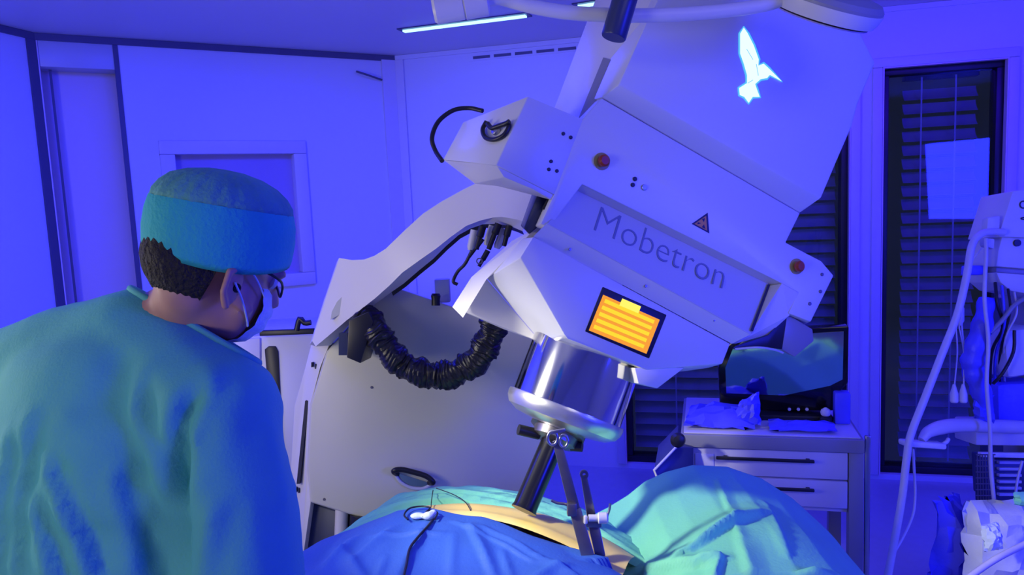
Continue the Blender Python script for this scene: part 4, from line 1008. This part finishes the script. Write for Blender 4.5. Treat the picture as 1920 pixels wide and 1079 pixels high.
# wire basket
bk = thing('wire_basket', 'dark wire basket hanging below the white tray arm at the right', 'basket', P(1846, 942, DA + .06))
for i in range(7): tube('wire', [P(1832 + i * 5, 852, DA + .02), P(1834 + i * 5, 940, DA + .02)], .0022, M_dsteel, bk, k=1, n=6)
for i in range(9): tube('wire', [P(1830, 853 + i * 11, DA + .018), P(1866, 853 + i * 11, DA + .018)], .0022, M_dsteel, bk, k=1, n=6)
fpoly('basket_back', [(1830, 852), (1866, 852), (1866, 942), (1832, 942)], DA + .05, .01, M_dblue, bk, .002)
# tray arm
TA = thing('tray_arm', 'white curved tray arm reaching left from the anaesthesia workstation', 'arm', P(1850, 815, DA))
tube('arm_tube', [P(1728, 826, DA - .06), P(1742, 810, DA - .05), P(1775, 800, DA - .03), P(1815, 798, DA), P(1870, 800, DA + .03), P(1960, 802, DA + .08)], .020, M_cart, TA, n=16, rfun=lambda t: .012 + .010 * min(1, t * 3))
box('tray_bar', P(1729, 833, DA - .06), (.125, .05, .018), M_frame, TA, ax=(rt * .99 - up * .07).normalized(), ay=fw, az=up, bevel=.006)
tube('bar_hook', [P(1762, 836, DA - .06), P(1774, 830, DA - .06), P(1778, 824, DA - .05)], .006, M_frame, TA, n=8)
# hoses
props(tube('breathing_hose', [P(1882, 436, DA - .03), P(1858, 435, DA - .04), P(1838, 440, DA - .05), P(1822, 462, DA - .06), P(1812, 520, DA - .07), P(1795, 590, DA - .08), P(1768, 660, DA - .09), P(1735, 745, DA - .10), P(1708, 815, DA - .11), P(1700, 860, DA - .11), P(1692, 930, DA - .11), P(1678, 1010, DA - .12), P(1664, 1085, DA - .13)], .011, M_hose, None, n=12), 'long pale hose sweeping down from the module and past the tray bar', 'hose')
props(tube('thin_line', [P(1712, 842, DA - .07), P(1714, 880, DA - .07), P(1716, 925, DA - .07), P(1712, 965, DA - .08), P(1695, 1005, DA - .09), P(1672, 1045, DA - .11)], .004, M_hose, None, n=8), 'thin pale line looping from the tray bar to the long hose', 'tube')
props(tube('thin_line', [P(1848, 448, DA - .04), P(1849, 475, DA - .05), P(1846, 560, DA - .05), P(1853, 640, DA - .05), P(1850, 720, DA - .05), P(1856, 800, DA - .05), P(1858, 880, DA - .05), P(1866, 960, DA - .06), P(1868, 1010, DA - .06)], .006, M_hose, None, n=8), 'pale line hanging straight in front of the wire basket', 'tube')
props(tube('thin_line', [P(1917, 865, DA - .02), P(1908, 900, DA - .02), P(1903, 940, DA - .03)], .004, M_hose, None, n=8), 'short pale line at the right edge over the louvres', 'tube')
props(tube('thin_line', [P(1870, 418, DA), P(1848, 402, DA + .1), P(1884, 375, DA + .1), P(1900, 360, DA + .05)], .003, M_hose, None, n=8), 'thin line rising behind the display module', 'tube')
bc_ = fpoly('hose_adapter', [(1852, 408), (1876, 405), (1874, 440), (1850, 438)], DA - .03, .03, M_pale)
fpoly('hose_port', [(1846, 446), (1866, 448), (1864, 468), (1848, 462)], DA - .03, .03, M_pale)
fpoly('blue_connector', [(1816, 498), (1846, 498), (1844, 516), (1814, 516)], DA + .05, .04, M_bluep)
for i in range(4):
    a = (1866 + i * 12, 520 + i * 6)
    tube('module_lead', [P(a[0], a[1] + 10, DA + .0), P(a[0] + 4, a[1] + 50, DA - .02), P(a[0] + 14 - i * 10, a[1] + 95, DA), P(a[0] - 8 - i * 4, a[1] + 150, DA + .06), P(a[0] - 10, 800, DA + .12)], .005 - .0006 * i, [M_dark, M_bluep, M_dark, M_hose][i], AN, n=8)
tube('module_lead', [P(1856, 625, DA - .03), P(1880, 600, DA - .03), P(1905, 570, DA - .03), P(1940, 552, DA - .02)], .007, M_cartg, AN, n=8)
tube('module_lead', [P(1862, 720, DA), P(1880, 700, DA - .02), P(1900, 660, DA - .01), P(1902, 620, DA)], .005, M_dark, AN, n=8)
# hanging connectors on thin cords
for i, (x_, y_) in enumerate(((1789, 738), (1806, 738))):
    t = thing('cable_plug', ['left pale cable plug hanging in front of the blinds', 'right pale cable plug hanging in front of the blinds'][i], 'plug', P(x_, y_, DA), 'hanging plugs')
    lathe('plug', P(x_, y_ - 17, DA), -up, [(0, .004), (.012, .007), (.030, .012), (.054, .012), (.058, .009)], M_pale, t, n=14)
    tube('plug_cord', [P(x_ + 1, y_ - 17, DA), P(1795 + i * 12, 660, DA), P(1793 + i * 4, 600, DA), P(1803 + i * 3, 560, DA + .02), P(1818, 500, DA + .04), P(1848, 455, DA + .02)], .0022, M_hose, t, n=6)
tube('plug_cord', [P(1800, 560, DA), P(1806, 640, DA), P(1818, 700, DA), P(1830, 745, DA + .02)], .003, M_hose, AN, n=6)
props(lathe('drip_chamber', P(1800, 572, DA - .01), -up, [(0, .004), (.01, .012), (.05, .012), (.065, .004)], M_hose, None, n=14), 'small pale drip chamber in front of the right window', 'drip chamber')
# violet blue breathing bag sleeve
V, F = tube_vf(spline([P(1850, 560, DA), P(1842, 610, DA - .01), P(1828, 660, DA - .01), P(1824, 690, DA), P(1838, 730, DA), P(1846, 780, DA + .02)], 6), .02, 14, lambda t: .022 + .012 * math.sin(math.pi * t) + .003 * math.sin(t * 40))
props(mk('breathing_bag', V, F, M_bluep, None, smooth=True), 'limp violet blue breathing bag beside the pale hose', 'bag')
crumple('sleeve_wrap', [P(1826, 745, DA), P(1862, 740, DA), P(1864, 800, DA + .02), P(1828, 800, DA + .02)], M_bluep, 'crumpled blue wrap just above the curved tray arm', 'wrap', 9, .008, .02)
# bags below
crumple('plastic_bag', [P(1758, 940, 2.28), P(1800, 926, 2.34), P(1798, 1140, 2.34), P(1735, 1150, 2.28)], M_bluep, 'crumpled deep blue plastic bag hanging beside the white sheet', 'bag', 11, .016, .06, n=9)
crumple('plastic_sheet', [P(1808, 944, 2.24), P(1990, 930, 2.24), P(2010, 1160, 2.2), P(1806, 1150, 2.2)], M_film, 'crumpled whitish plastic sheet at the lower right corner', 'sheet', 12, .016, .09, n=11)
crumple('cloth_lump', [P(1840, 988, 2.12), P(1872, 980, 2.12), P(1880, 1030, 2.1), P(1846, 1034, 2.1)], M_mask, 'small white cloth lump on the whitish plastic sheet', 'cloth', 13, .006, .03, n=8)
crumple('green_cloth', [P(1900, 925, 2.14), P(1960, 920, 2.14), P(1960, 952, 2.14), P(1902, 948, 2.14)], M_teal, 'bit of teal cloth at the right edge above the plastic sheet', 'cloth', 14, .004, .02, n=8)
props(tube('thin_line', [P(1815, 1085, 2.08), P(1850, 1060, 2.08), P(1880, 1042, 2.08), P(1925, 1020, 2.1)], .009, M_hose, None, n=8), 'thick pale tube crossing the plastic sheet at the bottom', 'tube')

# ------------------------------------------------------------------ surgical lamp at the top edge
SL = thing('surgical_lamp', 'pale ceiling surgical lamp whose arm crosses in front of the machine top', 'lamp', P(1150, 12, 1.6))
DL = 1.6
j0, j1 = P(812, 20, DL), P(912, 2, DL); jd = (j1 - j0).normalized(); jl = (j1 - j0).length
lathe('joint', j0, jd, [(0, .024), (.006, .029), (jl * .55, .030), (jl * .56, .028), (jl * .58, .028), (jl * .59, .031), (jl, .031), (jl + .004, .022)], M_ivory, SL, n=32)
arm_p = [P(905, 4, DL), P(935, -2, DL), P(960, 3, DL), P(1000, 13, DL), P(1060, 23, DL), P(1130, 28, DL), P(1210, 29, DL), P(1290, 26, DL), P(1370, 19, DL), P(1440, 8, DL), P(1480, -6, DL)]
tube('arm', arm_p, .014, M_ivory, SL, n=18, rfun=lambda t: .0135 + .0015 * math.sin(t * 3.1))
hc_ = P(1556, -8, DL + .02); hax = (up * .80 - fw * .52 + rt * .21).normalized()
lathe('lamp_head', hc_, hax, [(-.045, .06), (-.04, .112), (-.028, .118), (-.010, .122)], M_ivory, SL, n=56, smooth=30)
lathe('lamp_back', hc_, hax, [(-.012, .120), (-.004, .120), (.006, .112), (.012, .085), (.016, .03)], M_panel2, SL, n=56, smooth=30)
lathe('lamp_lens', hc_ - hax * .044, -hax, [(0, .105), (.003, .103), (.003, .01)], M_frost, SL, n=48)
tube('lamp_fork', [P(1425, 10, DL), P(1446, 2, DL), P(1470, -6, DL + .0), P(1500, -4, DL)], .014, M_ivory, SL, n=12)
tube('mount_arm', [P(845, 8, DL), P(838, -40, DL), P(835, -150, DL + .1)], .024, M_ivory, SL, n=16)
mp = P(835, -150, DL + .1); tube('ceiling_post', [mp, Vector((mp.x, mp.y, 2.6))], .03, M_ivory, SL, n=20, k=1)
lathe('ceiling_flange', Vector((mp.x, mp.y, 2.599)), -Z, [(0, .12), (.02, .12), (.035, .06)], M_ivory, SL, n=32)
ha, hb_ = P(1180, -30, DL - .05), P(1150, 71, DL - .05); hax2 = (hb_ - ha).normalized()
lathe('dark_handle', ha, hax2, [(0, .026), ((hb_ - ha).length - .003, .0262), ((hb_ - ha).length, .0245), ((hb_ - ha).length, .004)], M_dblue, SL, n=28)

# ------------------------------------------------------------------ white cabinet behind the surgeon and a hook on the wall
DK = 2.95
CB = thing('equipment_cabinet', 'white equipment cabinet with black slot and rail behind the surgeon', 'cabinet', Vector((P(500, 900, DK).x, DK, 0)))
def kpoly(name, px, dd, t, m, parent=CB, bev=.004):
    A_ = [P(x, y, dd) for x, y in px]; V, F = loft([A_, [p + Vector((0, t, 0)) for p in A_]]); return mk(name, V, F, m, parent, bevel=bev)
kpoly('cabinet_body', [(400, 634), (612, 624), (612, 1250), (400, 1250)], DK, .45, M_white, CB, .008)
kpoly('front_panel', [(404, 640), (487, 634), (492, 1240), (404, 1240)], DK - .012, .02, M_ivory, CB, .004)
kpoly('black_slot', [(496, 656), (503, 650), (516, 650), (521, 660), (531, 860), (513, 860)], DK - .008, .02, M_dark, CB, .002)
kpoly('top_rail', [(486, 621), (588, 617), (588, 627), (486, 631)], DK - .03, .02, M_dark, CB, .003)
tube('rail_hook', [P(556, 620, DK - .03), P(562, 598, DK - .03), P(571, 606, DK - .03), P(583, 605, DK - .03)], .011, M_dark, CB, n=10, k=3)
for x_ in (430, 590):
    p = P(x_, 1300, DK + .2); lathe('castor', Vector((p.x - .02, p.y, .06)), X, [(0, .05), (.004, .06), (.036, .06), (.04, .05)], M_rubber, CB, n=24)
kpoly('plinth', [(410, 1245), (600, 1245), (600, 1300), (410, 1300)], DK + .05, .3, M_dark, CB, .004)
hk = [onA(668, 134, .02), onA(690, 141, .05), onA(716, 150, .02)]
props(tube('wall_hook', hk, .006, M_trim, None, n=8), 'thin dark hook rod high on the wall beside the corner', 'hook')
